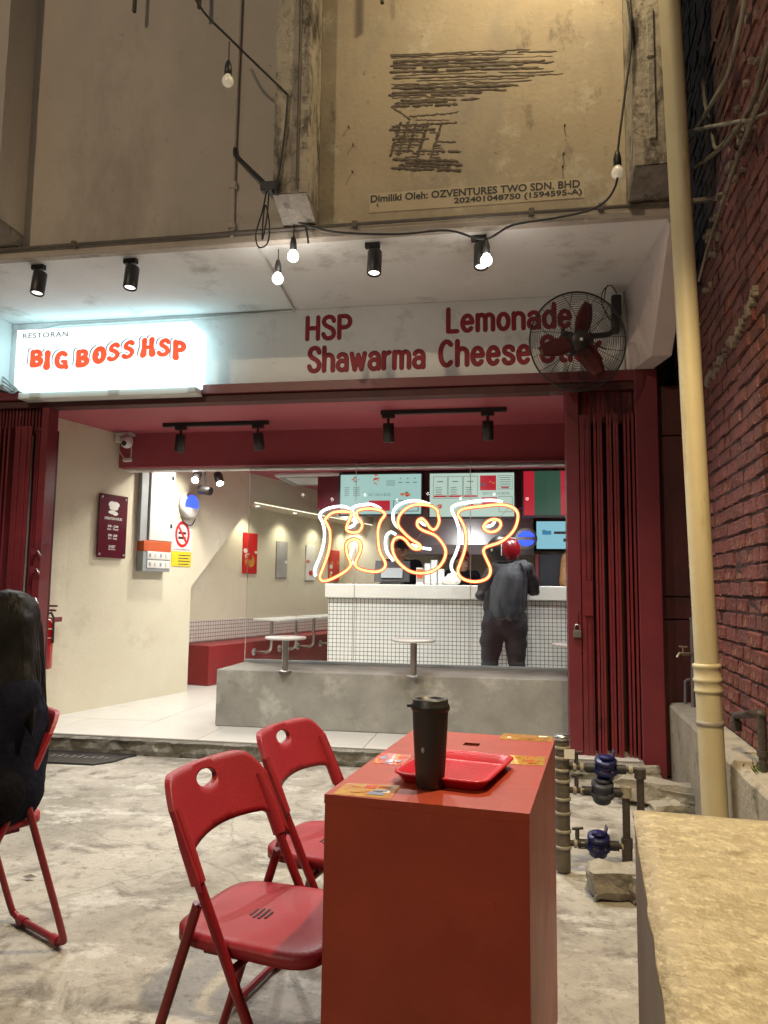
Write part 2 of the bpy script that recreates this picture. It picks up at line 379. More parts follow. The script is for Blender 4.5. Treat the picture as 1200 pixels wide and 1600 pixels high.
def lamp(name, kind, loc, energy, color, parent=None, target=None, spot=90, blend=.5, size=.05):
    d = bpy.data.lights.new(name, kind); d.energy = energy; d.color = color
    if kind == 'SPOT': d.spot_size = R(spot); d.spot_blend = blend
    if kind in ('POINT', 'SPOT'): d.shadow_soft_size = size
    o = bpy.data.objects.new(name, d); COL.objects.link(o)
    mtx = Matrix.Translation(Vector(loc))
    if target is not None: mtx = mtx@(Vector(target)-Vector(loc)).to_track_quat('-Z', 'Y').to_matrix().to_4x4()
    if parent is not None: o.parent = parent; mtx = WM(parent).inverted()@mtx
    o.matrix_basis = mtx
    return o
_tmp = []
def text_bm(body, w, h, O, u, v, nrm, bold=.0, depth=.002, mb=None, spacing=1.0):
    """flat lettering fitted to w x h metres with its lower left corner at O, along u and v"""
    cu = bpy.data.curves.new('t', 'FONT'); cu.body = body; cu.offset = bold; cu.space_character = spacing; cu.resolution_u = 3
    ob = bpy.data.objects.new('t', cu); COL.objects.link(ob)
    me = bpy.data.meshes.new_from_object(ob.evaluated_get(bpy.context.evaluated_depsgraph_get()))
    xs = [q.co.x for q in me.vertices]; ys = [q.co.y for q in me.vertices]
    x0, x1, y0, y1 = min(xs), max(xs), min(ys), max(ys)
    mb = mb or MB()
    O, u, v, nrm = Vector(O), Vector(u).normalized(), Vector(v).normalized(), Vector(nrm).normalized()
    mb.add([O+u*((q.co.x-x0)/(x1-x0)*w)+v*((q.co.y-y0)/(y1-y0)*h)+nrm*depth for q in me.vertices], [list(p.vertices) for p in me.polygons])
    bpy.data.objects.remove(ob); bpy.data.curves.remove(cu); bpy.data.meshes.remove(me)
    return mb
def stroke(mb, pts, r, fr, flat=.1, n=10, closed=False, mi=0):
    """a round-ended flat brush stroke: pts in 2D, fr maps (x, y, depth) to space"""
    pts = [Vector((p[0], 0, p[1])) for p in pts]
    rs = list(r) if isinstance(r, (list, tuple)) else [r]*len(pts)
    if not closed:
        a = (pts[0]-pts[1]).normalized(); b = (pts[-1]-pts[-2]).normalized()
        pts = [pts[0]+a*rs[0]*.98, pts[0]+a*rs[0]*.7]+pts+[pts[-1]+b*rs[-1]*.7, pts[-1]+b*rs[-1]*.98]
        rs = [rs[0]*.2, rs[0]*.71]+rs+[rs[-1]*.71, rs[-1]*.2]
    t = MB(); t.tube(pts, rs, n, closed)
    mb.add([fr(q.x, q.z, -q.y*flat) for q in t.v], t.f, mi, True)
def fuse(name, mat, parent, parts, vox=.012, smooth=5, wr=0, wscale=10, wst=(1, 1, 1)):
    """tapered limbs and ellipsoids melted into one continuous surface"""
    mb = MB()
    for p in parts:
        if p[0] == 'l':                                   # limb: points, radii
            pts = [Vector(q) for q in p[1]]; rs = p[2]
            mb.tube(pts, list(rs), 14)
            for q, r_ in zip(pts, rs): mb.ball(q, r_*.995, 14)
        else: mb.ball(p[1], p[2], 18, rot=p[3] if len(p) > 3 else None)
    me = bpy.data.meshes.new(name); me.from_pydata(mb.v, [], mb.f)
    ob = bpy.data.objects.new('tmp', me); COL.objects.link(ob)
    bm = bmesh.new(); bm.from_mesh(me); bmesh.ops.remove_doubles(bm, verts=bm.verts, dist=1e-5); bmesh.ops.recalc_face_normals(bm, faces=bm.faces); bm.to_mesh(me); bm.free()
    r_ = ob.modifiers.new('r', 'REMESH'); r_.mode = 'VOXEL'; r_.voxel_size = vox
    q = ob.modifiers.new('s', 'SMOOTH'); q.factor = .5; q.iterations = smooth
    out = bpy.data.meshes.new_from_object(ob.evaluated_get(bpy.context.evaluated_depsgraph_get()))
    bpy.data.objects.remove(ob); bpy.data.meshes.remove(me)
    inv = WM(parent).inverted() if parent is not None else Matrix.Identity(4)
    if wr:
        out.update()
        nr = [v.normal.copy() for v in out.vertices]
        for v, n_ in zip(out.vertices, nr):
            c = v.co; v.co = c+n_*wr*mnoise.noise(Vector((c.x*wscale*wst[0], c.y*wscale*wst[1], c.z*wscale*wst[2])))
    for v in out.vertices: v.co = inv@v.co
    out.polygons.foreach_set('use_smooth', [True]*len(out.polygons))
    out.materials.clear(); out.materials.append(MATS[mat]); out.name = name
    return put(name, out, parent)
# ================================================================== SETTING
# yard: a gently uneven concrete sheet
def yard():
    mb = MB(); xs = [-40, -20, -10, -7]+[-5+.09*i for i in range(83)]+[2.6, 4, 8, 20, 40]; ys = [-40, -20, -10, -4, -1]+[.2+.09*i for i in range(54)]+[5.055]
    W = len(xs); vs = []
    for y in ys:
        for x in xs:
            z = (.006*mnoise.noise(Vector((x*1.3, y*1.3, 0)))+.0025*mnoise.noise(Vector((x*6, y*6, 3)))) if (-5 < x < 2.4 and 0 < y < 5) else 0
            vs.append((x, y, z-.006))
    fs = [(j*W+i, j*W+i+1, (j+1)*W+i+1, (j+1)*W+i) for j in range(len(ys)-1) for i in range(W-1)]
    mb.add(vs, fs, 0, True); o = struct(mb.build('ground', 'yard_concrete')); return o
yard()
mb = MB().box((-40, 5.055, -.3), (40, 60, -.012)); struct(mb.build('ground_behind', 'step_concrete'))
# raised shop floor with its rough step edge, tiles laid on it one by one
FZ = .12
def step():
    mb = MB(); n = 220; x0, x1 = -8, .84
    prof = [(5.06, -.02), (5.052, .03), (5.058, .07), (5.050, .096), (5.066, .108)]
    rows = []
    for k, (y, z) in enumerate(prof):
        rows.append([Vector((x0+(x1-x0)*i/n, y+.013*mnoise.noise(Vector((i*.45, k*1.9, 2)))-(.016 if (k == 3 and mnoise.noise(Vector((i*.2, 5, 1))) > .05) else 0), z+.007*mnoise.noise(Vector((i*.6, k*3, 7)))*(k not in (0, 4)))) for i in range(n+1)])
    rows.append([Vector((x0+(x1-x0)*i/n, 13, .108)) for i in range(n+1)])
    vs = [v for q in rows for v in q]; N = n+1
    mb.add(vs, [(k*N+i, k*N+i+1, (k+1)*N+i+1, (k+1)*N+i) for k in range(len(rows)-1) for i in range(n)], 0, False)
    return struct(mb.build('step', 'step_concrete'))
step()
floor = struct(MB().box((-4.6, 5.072, .1085), (.84, 12, .1135)).build('shop_floor', 'grout'))
T = .6
tme = None
for i in range(9):
    for j in range(12):
        x = -4.58+i*T; y = 5.074+j*T
        if x+T > .84 or y > 11.4: continue
        if tme is None:
            t0 = MB().box((.0025, .0025, 0), (T-.0025, T-.0025, .0068)).build('tile', 'floor_tile', floor, .0012, local=True); tme = t0.data; t0.location = (x, y, .1135)
        else:
            t1 = put('tile', tme, floor); t1.location = (x, y, .1135+random.uniform(-.0006, .0003)); t1.rotation_euler = (0, 0, 0)

# ------------------------------------------------------------------ the shophouse
SOF, FY, SLY = 3.27, 5.2, 4.1
house = thing('shophouse', 'shophouse with stained plaster upper wall, white fascia and red shop opening', 'building', (-1.5, 5.2, 0))
bx('upper_wall', (-9, SLY+.02, SOF+.055), (-1.32, SLY+.25, 7), 'plaster_grey', house)
bx('upper_wall', (-1.12, SLY+.02, SOF+.055), (.66, SLY+.25, 7), 'plaster_ochre', house)
def fin(x0, x1, m='plaster_mould'):
    yf, yb = 3.86, SLY+.24
    n = 26; mb = MB()
    def edge(z, k): return .006*mnoise.noise(Vector((z*7, k*9, 1)))
    zs = [3.425+(7-3.425)*i/n for i in range(n+1)]
    vs = []
    for z in zs:
        for k, (x, y) in enumerate(((x0, yf), (x1, yf), (x1, yb), (x0, yb))): vs.append((x+edge(z, k), y+edge(z, k+5)*(y == yf), z))
    fs = [(i*4+k, i*4+(k+1) % 4, (i+1)*4+(k+1) % 4, (i+1)*4+k) for i in range(n) for k in range(4)]+[(3, 2, 1, 0), tuple(4*n+k for k in range(4))]
    mb.add(vs, fs); f = mb.build('fin', m, house)
    # chalky sloped underside down to the slab edge
    q = MB(); a = .001
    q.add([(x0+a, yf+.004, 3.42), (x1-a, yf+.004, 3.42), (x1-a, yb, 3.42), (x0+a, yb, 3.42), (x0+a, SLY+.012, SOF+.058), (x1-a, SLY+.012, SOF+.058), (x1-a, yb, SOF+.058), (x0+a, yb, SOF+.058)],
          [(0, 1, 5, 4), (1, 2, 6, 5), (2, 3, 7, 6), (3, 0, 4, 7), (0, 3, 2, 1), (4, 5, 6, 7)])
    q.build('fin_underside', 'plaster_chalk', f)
    return f
fin(-3.27, -3.07, 'plaster_grey'); fin(-1.32, -1.12); f3 = fin(.66, .87)
# vertical lines of pipes and ribs on the fins
MB().tube([(-1.175, 3.853, 3.43), (-1.178, 3.852, 7)], .008, 6).build('wall_conduit', 'conduit_dark', house)
q = MB()
for z0, z1 in ((3.56, 4.0), (4.02, 4.3)): q.box((.735, 3.846, z0), (.775, 3.868, z1))
q.build('rotten_strip', 'rubble', house, .006)
# slab lip and soffit
bx('slab_lip', (-9, SLY, SOF-.006), (.905, SLY+.06, SOF+.0545), 'lip_paint', house, .006)
bx('soffit', (-9, SLY+.06, SOF), (.98, FY+.25, SOF+.09), 'soffit_paint', house, 0)
bx('fascia', (-9, FY, 2.705), (.99, FY+.2, SOF-.0005), 'white_paint', house, .004)
def wing(name, poly, x0, mat, sgn=1):
    MB().prism(poly, lambda d, y, z: Vector((x0+d, y, z)), lambda d, y, z: Vector((x0+d+.13*sgn, y, z))).build(name, mat, house, .004)
wing('wing_wall', [(.80-.8, 5.198, SOF-.002), (.887-.8, 4.165, SOF-.002), (.887-.8, 4.162, SOF-.05), (.905-.8, 4.86, 2.70), (.83-.8, 5.198, 2.70)], .80, 'wing_paint')
wing('wing_wall', [(0, 5.198, SOF-.002), (0, 4.165, SOF-.002), (0, 4.86, 2.80), (0, 5.198, 2.72)], -3.92, 'white_paint', -1)
# lintel: red channel under the fascia
bx('lintel', (-9, FY-.05, 2.632), (.87, FY+.16, 2.7035), 'red_paint', house, .004)
bx('lintel_flange', (-9, FY-.02, 2.575), (.86, FY+.10, 2.6315), 'red_board', house, .003)
bx('column', (.845, FY-.06, 0), (.995, FY+.3, 2.70), 'red_paint', house, .006)
for i, (z0, z1) in enumerate(((0, 1.01), (1.015, 1.16), (1.165, 2.25), (2.255, 2.6))):
    bx('side_board', (1.0, FY+.02, z0+.002), (1.45, FY+.06, z1), 'red_board', house, .004)
bx('jamb', (.39, FY-.03, FZ-.005), (.478, FY+.12, 2.574), 'red_paint', house, .004)
for k in range(9): MB().lathe([(.0, 0), (.005, .001), (.004, .004), (0, .005)], (.467, FY-.031, .25+k*.27), 8, rot=Matrix.Rotation(R(90), 3, 'X')).build('rivet', 'red_board', house)
# red ceiling, inner beam with white track channel
CZ = 2.585
bx('ceiling', (-4.4, FY+.10, CZ), (.99, 6.26, CZ+.05), 'red_ceiling', house, 0)
bx('inner_beam', (-3.62, 6.26, 2.27), (.99, 6.50, CZ+.05), 'red_ceiling', house, .004)
bx('beam_channel', (-3.50, 6.30, 2.245), (.98, 6.40, 2.2695), 'white_plastic', house, .003)
q = MB()
for i in range(12): q.box((-3.35+i*.36, 6.325, 2.241), (-3.23+i*.36, 6.375, 2.2448))
q.build('channel_clip', 'cabinet_white', house)
RC = 2.53                                                           # room ceiling
bx('room_ceiling', (-4.6, 6.502, RC), (1.6, 12.2, RC+.08), 'red_ceiling', house, 0)
# slanting left wall: full height at the front, cut away under the stairs further in
poly = [(-.02, FZ), (1.60, FZ), (1.60, 1.185), (2.71, 2.20), (6.6, 2.20), (6.6, RC-.001), (.45, RC-.001), (.45, CZ+.03), (-.02, CZ+.03)]
MB().prism(poly, lambda s, z: wp(s, z, 0), lambda s, z: wp(s, z, -.45)).build('side_wall', 'cream_wall', house)
MB().prism([(1.2, FZ), (6.7, FZ), (6.7, RC-.002), (1.2, RC-.002)], lambda s, z: wp(s, z, -.4505), lambda s, z: wp(s, z, -.6)).build('alcove_wall', 'cream_wall', house)
MB().prism([(1.9, .56), (6.6, .56), (6.6, .80), (1.9, .80)], lambda s, z: wp(s, z, -.438), lambda s, z: wp(s, z, -.45)).build('tile_band', 'band_tile', house)
# narrow front return of the wall behind the gate
MB().prism([(-3.672, 5.765), (-3.78, 5.30), (-4.3, 5.30), (-4.3, 5.765)], lambda x, y: Vector((x, y, FZ)), lambda x, y: Vector((x, y, CZ-.001))).build('front_return', 'cream_wall', house)
bx('back_wall', (-3.6, 11.6, 0), (2.2, 11.75, 3), 'cream_wall', house, 0)
bx('right_wall', (1.35, 6.5, 0), (1.5, 11.6, 3), 'cream_wall', house, 0)
bx('kitchen_wall', (-1.55, 9.62, FZ), (1.349, 9.70, RC-.001), 'cream_wall', house, 0)
bx('kitchen_valance', (-2.2, 8.34, 2.10), (1.34, 8.44, RC-.001), 'red_paint', house, 0)
bx('outer_wall', (.996, FY+.3, 0), (1.12, 12, 3.3), 'red_board', house, 0)
bx('alley_end', (1.12, 9, 0), (4, 9.1, 8), 'dark_interior', house, 0)
bx('left_outer', (-9, FY+.2, 0), (-4.6, FY+.4, 2.574), 'red_board', house, 0)

# lettering painted on the fascia, round-ended strokes
def arc(cx, cy, rx, ry, a0, a1, n=10): return [(cx+rx*math.cos(R(a0+(a1-a0)*i/n)), cy+ry*math.sin(R(a0+(a1-a0)*i/n))) for i in range(n+1)]
def cur(*p): return [(q.x, q.y) for q in smooth_path([(a, b, 0) for a, b in p], 5)]
Scur = cur((.47, .80), (.41, .94), (.25, 1), (.08, .93), (.02, .76), (.12, .60), (.37, .45), (.48, .27), (.42, .07), (.25, 0), (.08, .05), (0, .21))
GL = {
 'H': (.48, [[(0, 0), (0, 1)], [(.48, 0), (.48, 1)], [(0, .5), (.48, .5)]]),
 'S': (.48, [Scur]),
 'P': (.48, [[(0, 0), (0, 1)], [(0, 1), (.25, 1)]+arc(.25, .74, .23, .26, 90, -90)+[(0, .48)]]),
 'h': (.42, [[(0, 0), (0, 1)], [(0, .42)]+arc(.21, .46, .21, .22, 160, 0)+[(.42, 0)]]),
 'n': (.42, [[(0, 0), (0, .68)], [(0, .42)]+arc(.21, .46, .21, .22, 160, 0)+[(.42, 0)]]),
 'a': (.42, [arc(.21, .46, .21, .22, 150, 0)+[(.42, 0)], arc(.21, .20, .21, .20, 60, 330, 14)]),
 'w': (.62, [[(0, .68), (.15, .0)], [(.15, .0), (.31, .62)], [(.31, .62), (.47, .0)], [(.47, .0), (.62, .68)]]),
 'r': (.26, [[(0, 0), (0, .68)], cur((0, .42), (.07, .60), (.26, .68))]),
 'm': (.68, [[(0, 0), (0, .68)], [(0, .42)]+arc(.17, .48, .17, .20, 160, 0)+[(.34, 0)], arc(.51, .48, .17, .20, 180, 0)+[(.68, 0)]]),
 'L': (.40, [[(0, 1), (0, 0)], [(0, 0), (.40, 0)]]),
 'e': (.44, [[(.02, .36), (.43, .36)], arc(.22, .34, .22, .34, 5, 318, 18)]),
 'o': (.44, [arc(.22, .34, .22, .34, 0, 360, 18)]),
 'd': (.43, [arc(.21, .34, .21, .34, 35, 325, 16), [(.43, 0), (.43, 1)]]),
 'C': (.50, [arc(.27, .5, .27, .5, 48, 312, 16)]),
 'c': (.40, [arc(.21, .34, .21, .34, 48, 312, 14)]),
 's': (.38, [[(a*.80, b*.68) for a, b in Scur]]),
 't': (.26, [[(.11, .92), (.11, .18)]+cur((.11, .16), (.15, .03), (.26, 0)), [(0, .66), (.25, .66)]]),
 'i': (.0, [[(0, 0), (0, .68)], [(0, .93), (0, .94)]]),
 'k': (.38, [[(0, 0), (0, 1)], [(.36, .66), (0, .28)], [(.12, .40), (.38, 0)]]),
}
def word(txt, x0, x1, z0, cap, parent, mat, Y, r=.104, tilt=0):
    gap = .24; tot = sum(GL[c][0] for c in txt if c != ' ')+gap*(len(txt)-1)
    sx = (x1-x0)/(tot)
    x = 0
    for c in txt:
        if c == ' ': x += .0; continue
        w, st = GL[c]; mb = MB()
        for p in st:
            stroke(mb, [((x+a)*sx, b*cap) for a, b in p], r*cap, lambda u, v, d: Vector((x0+u, Y+d, z0+v+u*tilt)), .03, 8)
        mb.build('letter', mat, parent); x += w+gap
FL = FY-.0005
word('HSP', -1.475, -1.15, 3.035, .165, house, 'red_letter', FL)
word('Lemonade', -.425, .43, 3.045, .165, house, 'red_letter', FL)
word('Shawarma', -1.455, -.605, 2.79, .175, house, 'red_letter', FL)
word('Cheese', -.48, .145, 2.795, .175, house, 'red_letter', FL)
word('Stick', .235, .63, 2.80, .175, house, 'red_letter', FL)

# marks left by an old sign on the ochre wall: ragged glue lines
def glue():
    mb = MB(); Y = SLY+.019
    def ln(xa, xb, ya, yb, th, broken=.0):
        n = 26; p = []
        for i in range(n+1):
            t = i/n; x = xa+(xb-xa)*t; y = ya+(yb-ya)*t+random.gauss(0, .5)+1.2*mnoise.noise(Vector((x*.02, ya, 4)))
            if random.random() < broken:
                if len(p) > 3: seg(p, th)
                p = []
            else: p.append((x, y))
        if len(p) > 3: seg(p, th)
    def seg(p, th):
        q = [ony(x, y, Y) for x, y in p]
        stroke(mb, [(v.x, v.z) for v in q], [th*random.uniform(.5, 1.25) for _ in q], lambda u, v, d: Vector((u, Y+d, v)), .03, 6)
    for k in range(26):
        y = 82+k*3.3+random.uniform(-1.4, 1.4); ln(611+random.uniform(-2, 8), (866 if k < 15 else 905-k*7)+random.uniform(-50, 16), y+2.5, y-6+k*.2, random.choice([.003, .005, .007, .010, .013]), .05)
    ln(612, 640, 168, 186, .007); ln(640, 716, 182, 176, .006); ln(620, 712, 196, 192, .008, .06); ln(650, 700, 187, 188, .004)
    for k in range(15): ln(608+random.uniform(0, 12), 676+k*4.5+random.uniform(-24, 14), 198+k*4.6, 197+k*5, random.choice([.004, .007, .011, .014]), .10)
    for xa in (618, 630, 642, 660, 682): ln(xa+8, xa-8, 194+random.uniform(-3, 3), 244, .011, .06)
    mb.build('glue_residue', 'glue_mark', house)
glue()
q = MB()
for x, y in ((552, 228), (551, 270), (882, 198), (880, 242), (879, 262), (590, 322), (545, 200)):
    p = ony(x, y, SLY+.02); q.tube([p, p+Vector((0, -.018, .003)), p+Vector((.004, -.024, -.008))], .004, 6)
q.build('rusty_screw', 'pipe_dark', house)

# ------------------------------------------------------------------ painted brick wall on the right, with plinth
WX = lambda y: 1.10+.05*(y-3.8)
WROT = math.atan(.05)
bw = thing('brick_wall', 'old red painted brick wall with worn patches beside the cream downpipe', 'wall', (WX(3.8), 3.8, 0), -WROT)
Wloc = lambda y, z, d=0: Vector((WX(y)+d, y, z))
mb = MB(); mb.add([Wloc(-3, 0, .012), Wloc(-3, 0, .3), Wloc(9, 0, .3), Wloc(9, 0, .012), Wloc(-3, 7.5, .012), Wloc(-3, 7.5, .3), Wloc(9, 7.5, .3), Wloc(9, 7.5, .012)],
       [(0, 1, 2, 3), (4, 7, 6, 5), (0, 4, 5, 1), (1, 5, 6, 2), (2, 6, 7, 3), (3, 7, 4, 0)]); mb.build('mortar_bed', 'mortar_red', bw)
# plinth ledge
LZ = .475
mb = MB(); n = 60; rows = []
for i in range(n+1):
    y = .2+5.0*i/n; j = .008*mnoise.noise(Vector((y*5, 1, 1))); k = .010*mnoise.noise(Vector((y*6, 4, 1)))
    rows.append([Vector((.945+.05*(y-3.5)+j, y, -.02)), Vector((.94+.05*(y-3.5)+j, y, LZ-.02+k)), Vector((.955+.05*(y-3.5)+j, y, LZ+k)), Vector((WX(y)+.02, y, LZ+.01+k))])
mb.add([v for r_ in rows for v in r_], [(i*4+k, i*4+k+1, (i+1)*4+k+1, (i+1)*4+k) for i in range(n) for k in range(3)]+[(0, 3, 2, 1), (4*n, 4*n+1, 4*n+2, 4*n+3)])
mb.build('plinth', 'ledge_concrete', bw)
def brick_mesh(k):
    rr = random.Random(k); bm = bmesh.new(); bmesh.ops.create_cube(bm, size=1)
    for v in bm.verts: v.co = Vector((v.co.x*.05, v.co.y*.208, v.co.z*.064))
    bmesh.ops.bevel(bm, geom=bm.edges[:], offset=.006, segments=1, affect='EDGES')
    for v in bm.verts: v.co += Vector((rr.gauss(0, .002), rr.gauss(0, .004), rr.gauss(0, .0032)))
    me = bpy.data.meshes.new('brick'); bm.to_mesh(me); bm.free(); me.materials.append(BR[k % 3] if k < 9 else BR[0]); return me
bmeshes = [brick_mesh(k) for k in range(10)]
slots = []
CH = .0765
for r_ in range(int((5.6-LZ)/CH)):
    z = LZ+.05+r_*CH
    hd = (r_ % 4 == 3)
    stp = .116 if hd else .222
    for c in range(int(3.4/stp)):
        y = 2.75+c*stp+(.111 if r_ % 2 else 0)*(not hd)
        P = Wloc(y, z); d = P-CAM; x_ = 600+FPX*d.dot(rt)/d.dot(fw); y_ = 800-FPX*d.dot(up)/d.dot(fw)
        vis = x_ < 1215 and -10 < y_ < 1300
        slots.append((0 if vis else 1, d.length*(1+.0*y_), y, z, hd))
slots.sort(key=lambda t: (t[0], t[1]))
rest = MB()
inv = WM(bw).inverted(); Rw = inv.to_3x3()@Matrix.Rotation(-WROT, 3, 'Z')
for i, (v_, dd, y, z, hd) in enumerate(slots):
    worn = (z < 1.5 and random.random() < .6*(1.5-z)+.08) or random.random() < .10
    k = random.choice([2, 5, 8]) if worn else random.choice([0, 1, 3, 4, 6, 7, 9])
    off = random.gauss(.0285, .0028); sc = .5 if hd else 1
    if i < 300:
        o = put('brick', bmeshes[k], bw); o.location = inv@Wloc(y, z, off); o.rotation_euler = (random.gauss(0, .012), random.gauss(0, .014), random.gauss(0, .014)); o.scale = (1, sc, 1)
    else:
        P = Wloc(y, z, off+.003); a = Matrix.Rotation(-WROT+random.gauss(0, .015), 3, 'Z')
        L = .104*sc; j = lambda: random.gauss(0, .004)
        vs = [P+a@Vector((x+j()*.5, yy+j(), zz+j())) for x, yy, zz in ((-.025, -L, -.032), (-.025, L, -.032), (-.025, L, .032), (-.025, -L, .032))]
        vs += [P+a@Vector((.02, yy*1.06, zz*1.12)) for yy, zz in ((-L, -.032), (L, -.032), (L, .032), (-L, .032))]
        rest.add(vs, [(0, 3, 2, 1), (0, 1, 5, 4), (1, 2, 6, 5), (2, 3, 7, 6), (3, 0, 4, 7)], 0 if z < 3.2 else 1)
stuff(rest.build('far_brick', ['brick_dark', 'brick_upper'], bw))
# scabby plaster patches on the wall, hugging the bricks
def onwall(x, y, d=-.03, ymax=9):
    r_ = ray(x, y); t = (1.10+d-.19)/(r_.x-.05*r_.y); p = CAM+r_*t
    return p if (0 < p.y < ymax) else ony(x, y, ymax)
def scab(path, n, spread, mat, big):
    mb = MB(); sp = smooth_path([onwall(x, y, .0) for x, y in path], 12)
    for k in range(n):
        c = random.choice(sp)+Vector((-.010, random.gauss(0, spread), random.gauss(0, spread)))
        m_ = random.randint(6, 9); a0 = random.random()*6; ry, rz = random.uniform(.3, 1)*big, random.uniform(.4, 1.3)*big
        ring = [c+Vector((0, ry*math.cos(a0+6.283*i/m_)*random.uniform(.6, 1.2), rz*math.sin(a0+6.283*i/m_)*random.uniform(.6, 1.2))) for i in range(m_)]
        mb.add([v+Vector((.02, 0, 0)) for v in ring]+[c+(v-c)*.8+Vector((-.006, 0, 0)) for v in ring]+[c+Vector((-.009, 0, 0))], [(i, (i+1) % m_, m_+(i+1) % m_, m_+i) for i in range(m_)]+[(m_+i, m_+(i+1) % m_, 2*m_) for i in range(m_)])
    mb.build('plaster_scab', mat, bw)
scab([(1105, 600), (1130, 560), (1150, 530), (1170, 490), (1182, 455)], 46, .014, 'scab_plaster', .028)
scab([(1100, 440), (1120, 350), (1150, 250), (1185, 120)], 46, .12, 'scab_plaster', .03)
# ================================================================== THINGS ON THE FACADE
# illuminated box sign
SY = 5.03
def spt(x, y): v = ony(x, y, SY); return v.x, v.z
sg = thing('lightbox_sign', 'glowing white box sign reading RESTORAN BIG BOSS HSP above the left gate', 'sign', (-3.05, 5.1, 2.75))
x0, z1 = spt(27, 516); x1, zt = spt(322, 505); _, z0 = spt(160, 607); x1 = ony(322, 555, SY+.16).x
c = .055
poly = [(x0, z0+c), (x0+c, z0), (x1, z0), (x1, z1-c), (x1-c, z1), (x0, z1)]
MB().prism(poly, lambda x, z: Vector((x, SY+.004, z)), lambda x, z: Vector((x, SY+.16, z))).build('housing', 'sign_side', sg, .004)
MB().prism(poly, lambda x, z: Vector((x, SY, z)), lambda x, z: Vector((x, SY+.0038, z))).build('face', 'sign_face', sg)
bx('mount_rail', (x0+.02, SY+.03, z0-.05), (x1-.01, SY+.15, z0-.002), 'white_plastic', sg)
for t in (.08, .52, .95): bx('mount_clip', (x0+(x1-x0)*t, SY+.02, z0-.045), (min(x1-.012, x0+(x1-x0)*t+.09), SY+.0295, z0-.004), 'cabinet_white', sg)
a = spt(36, 530); b = spt(107, 517)
text_bm('RESTORAN', b[0]-a[0], (b[1]-a[1])*.82, (a[0], SY-.001, a[1]+.004), (1, 0, .0), (0, 0, 1), (0, -1, 0), .004, .003, spacing=1.15).build('lettering', 'sign_navy', sg)
# fat wavy letters with flared feet
G = {
 'B': [([(.16, .08), (.14, .5), (.14, .92)], [.20, .14, .15]), (arc(.34, .72, .24, .20, 100, -80), .14), (arc(.36, .24, .28, .22, 80, -110), .16)],
 'I': [([(.28, .05), (.30, .5), (.30, .95)], [.22, .15, .19])],
 'G': [(cur((.60, .86), (.42, .96), (.20, .80), (.12, .46), (.22, .14), (.46, .06), (.62, .14)), .15), ([(.64, .14), (.62, .38)], [.15, .13]), ([(.46, .40), (.66, .40)], .11), ([(.70, .0), (.72, .06)], .12)],
 'O': [(arc(.38, .5, .26, .42, 0, 360, 18), .165)],
 'S': [(cur((.60, .82), (.46, .96), (.24, .86), (.22, .66), (.44, .50), (.58, .28), (.44, .06), (.20, .04), (.08, .16)), [.13]*9*5+[.13]*0)],
 'H': [([(.10, .02), (.15, .5), (.16, .96)], [.19, .13, .16]), ([(.62, .02), (.56, .5), (.58, .96)], [.20, .13, .16]), ([(.14, .48), (.58, .48)], .12)],
 'P': [([(.20, -.04), (.16, .45), (.14, .94)], [.19, .14, .15]), (arc(.36, .68, .26, .24, 105, -110), .145)],
}
pos = [('B', 108, 237, -4), ('I', 183, 250, 3), ('G', 262, 250, 3), ('B', 395, 236, -6), ('O', 500, 220, -8), ('S', 592, 199, -10), ('S', 684, 184, -10), ('H', 805, 169, -4), ('S', 906, 171, 2), ('P', 1000, 183, 8)]
def groovy(ch, cx, cy, rot, grow, dx, dz, mat, dep, name):
    X, Z = spt(30+cx/4, 500+cy/4); h = .122; mb = MB()
    ca, sa = math.cos(R(rot)), math.sin(R(rot))
    def fr(u, v, d):
        u = (u-.36)*h*1.15; v = (v-.5)*h*.98
        return Vector((X+dx+u*ca+v*sa*.2, SY-dep+d, Z+dz+v-u*sa))
    for p, r_ in G[ch]:
        if isinstance(r_, list) and len(r_) != len(p): r_ = r_[0]
        rr = [k*1.04+grow for k in r_] if isinstance(r_, list) else r_*1.04+grow
        stroke(mb, p, rr, fr, .0012, 9)
    mb.build(name, mat, sg)
for ch, cx, cy, rot in pos:
    groovy(ch, cx, cy, rot, .035, -.020, .010, 'sign_navy', .0006, 'letter_shadow')
    groovy(ch, cx, cy, rot, .060, -.009, .005, 'sign_face', .0014, 'letter_border')
    groovy(ch, cx, cy, rot, .0, 0, 0, 'sign_orange', .0022, 'letter')

# owner's notice pasted on the wall
NY = SLY+.02
a = ony(576, 334, NY); b = ony(913, 279, NY); tl = ony(576, 305, NY)
nt = thing('notice_strip', 'long cream notice strip with black lettering on the ochre upper wall', 'notice', a)
u = (ony(913, 308, NY)-ony(577, 332, NY)); u.normalize(); v = Vector((-u.z, 0, u.x))
o0 = ony(577, 333, NY); W = (ony(913, 308, NY)-o0).length; Hh = .118
mb = MB(); mb.prism([(0, 0), (W, 0), (W, Hh), (0, Hh)], lambda s, t: o0+u*s+v*t+Vector((0, -.003, 0)), lambda s, t: o0+u*s+v*t+Vector((0, .002, 0))); mb.build('sheet', 'notice_sheet', nt)
text_bm('Dimiliki Oleh: OZVENTURES TWO SDN. BHD', W*.975, .046, o0+u*.008+v*.062+Vector((0, -.0045, 0)), u, v, (0, -1, 0), .026, 0).build('lettering', 'print_black', nt)
text_bm('202401048750 (1594595-A)', W*.585, .044, o0+u*W*.405+v*.010+Vector((0, -.0045, 0)), u, v, (0, -1, 0), .026, 0).build('lettering', 'print_black', nt)

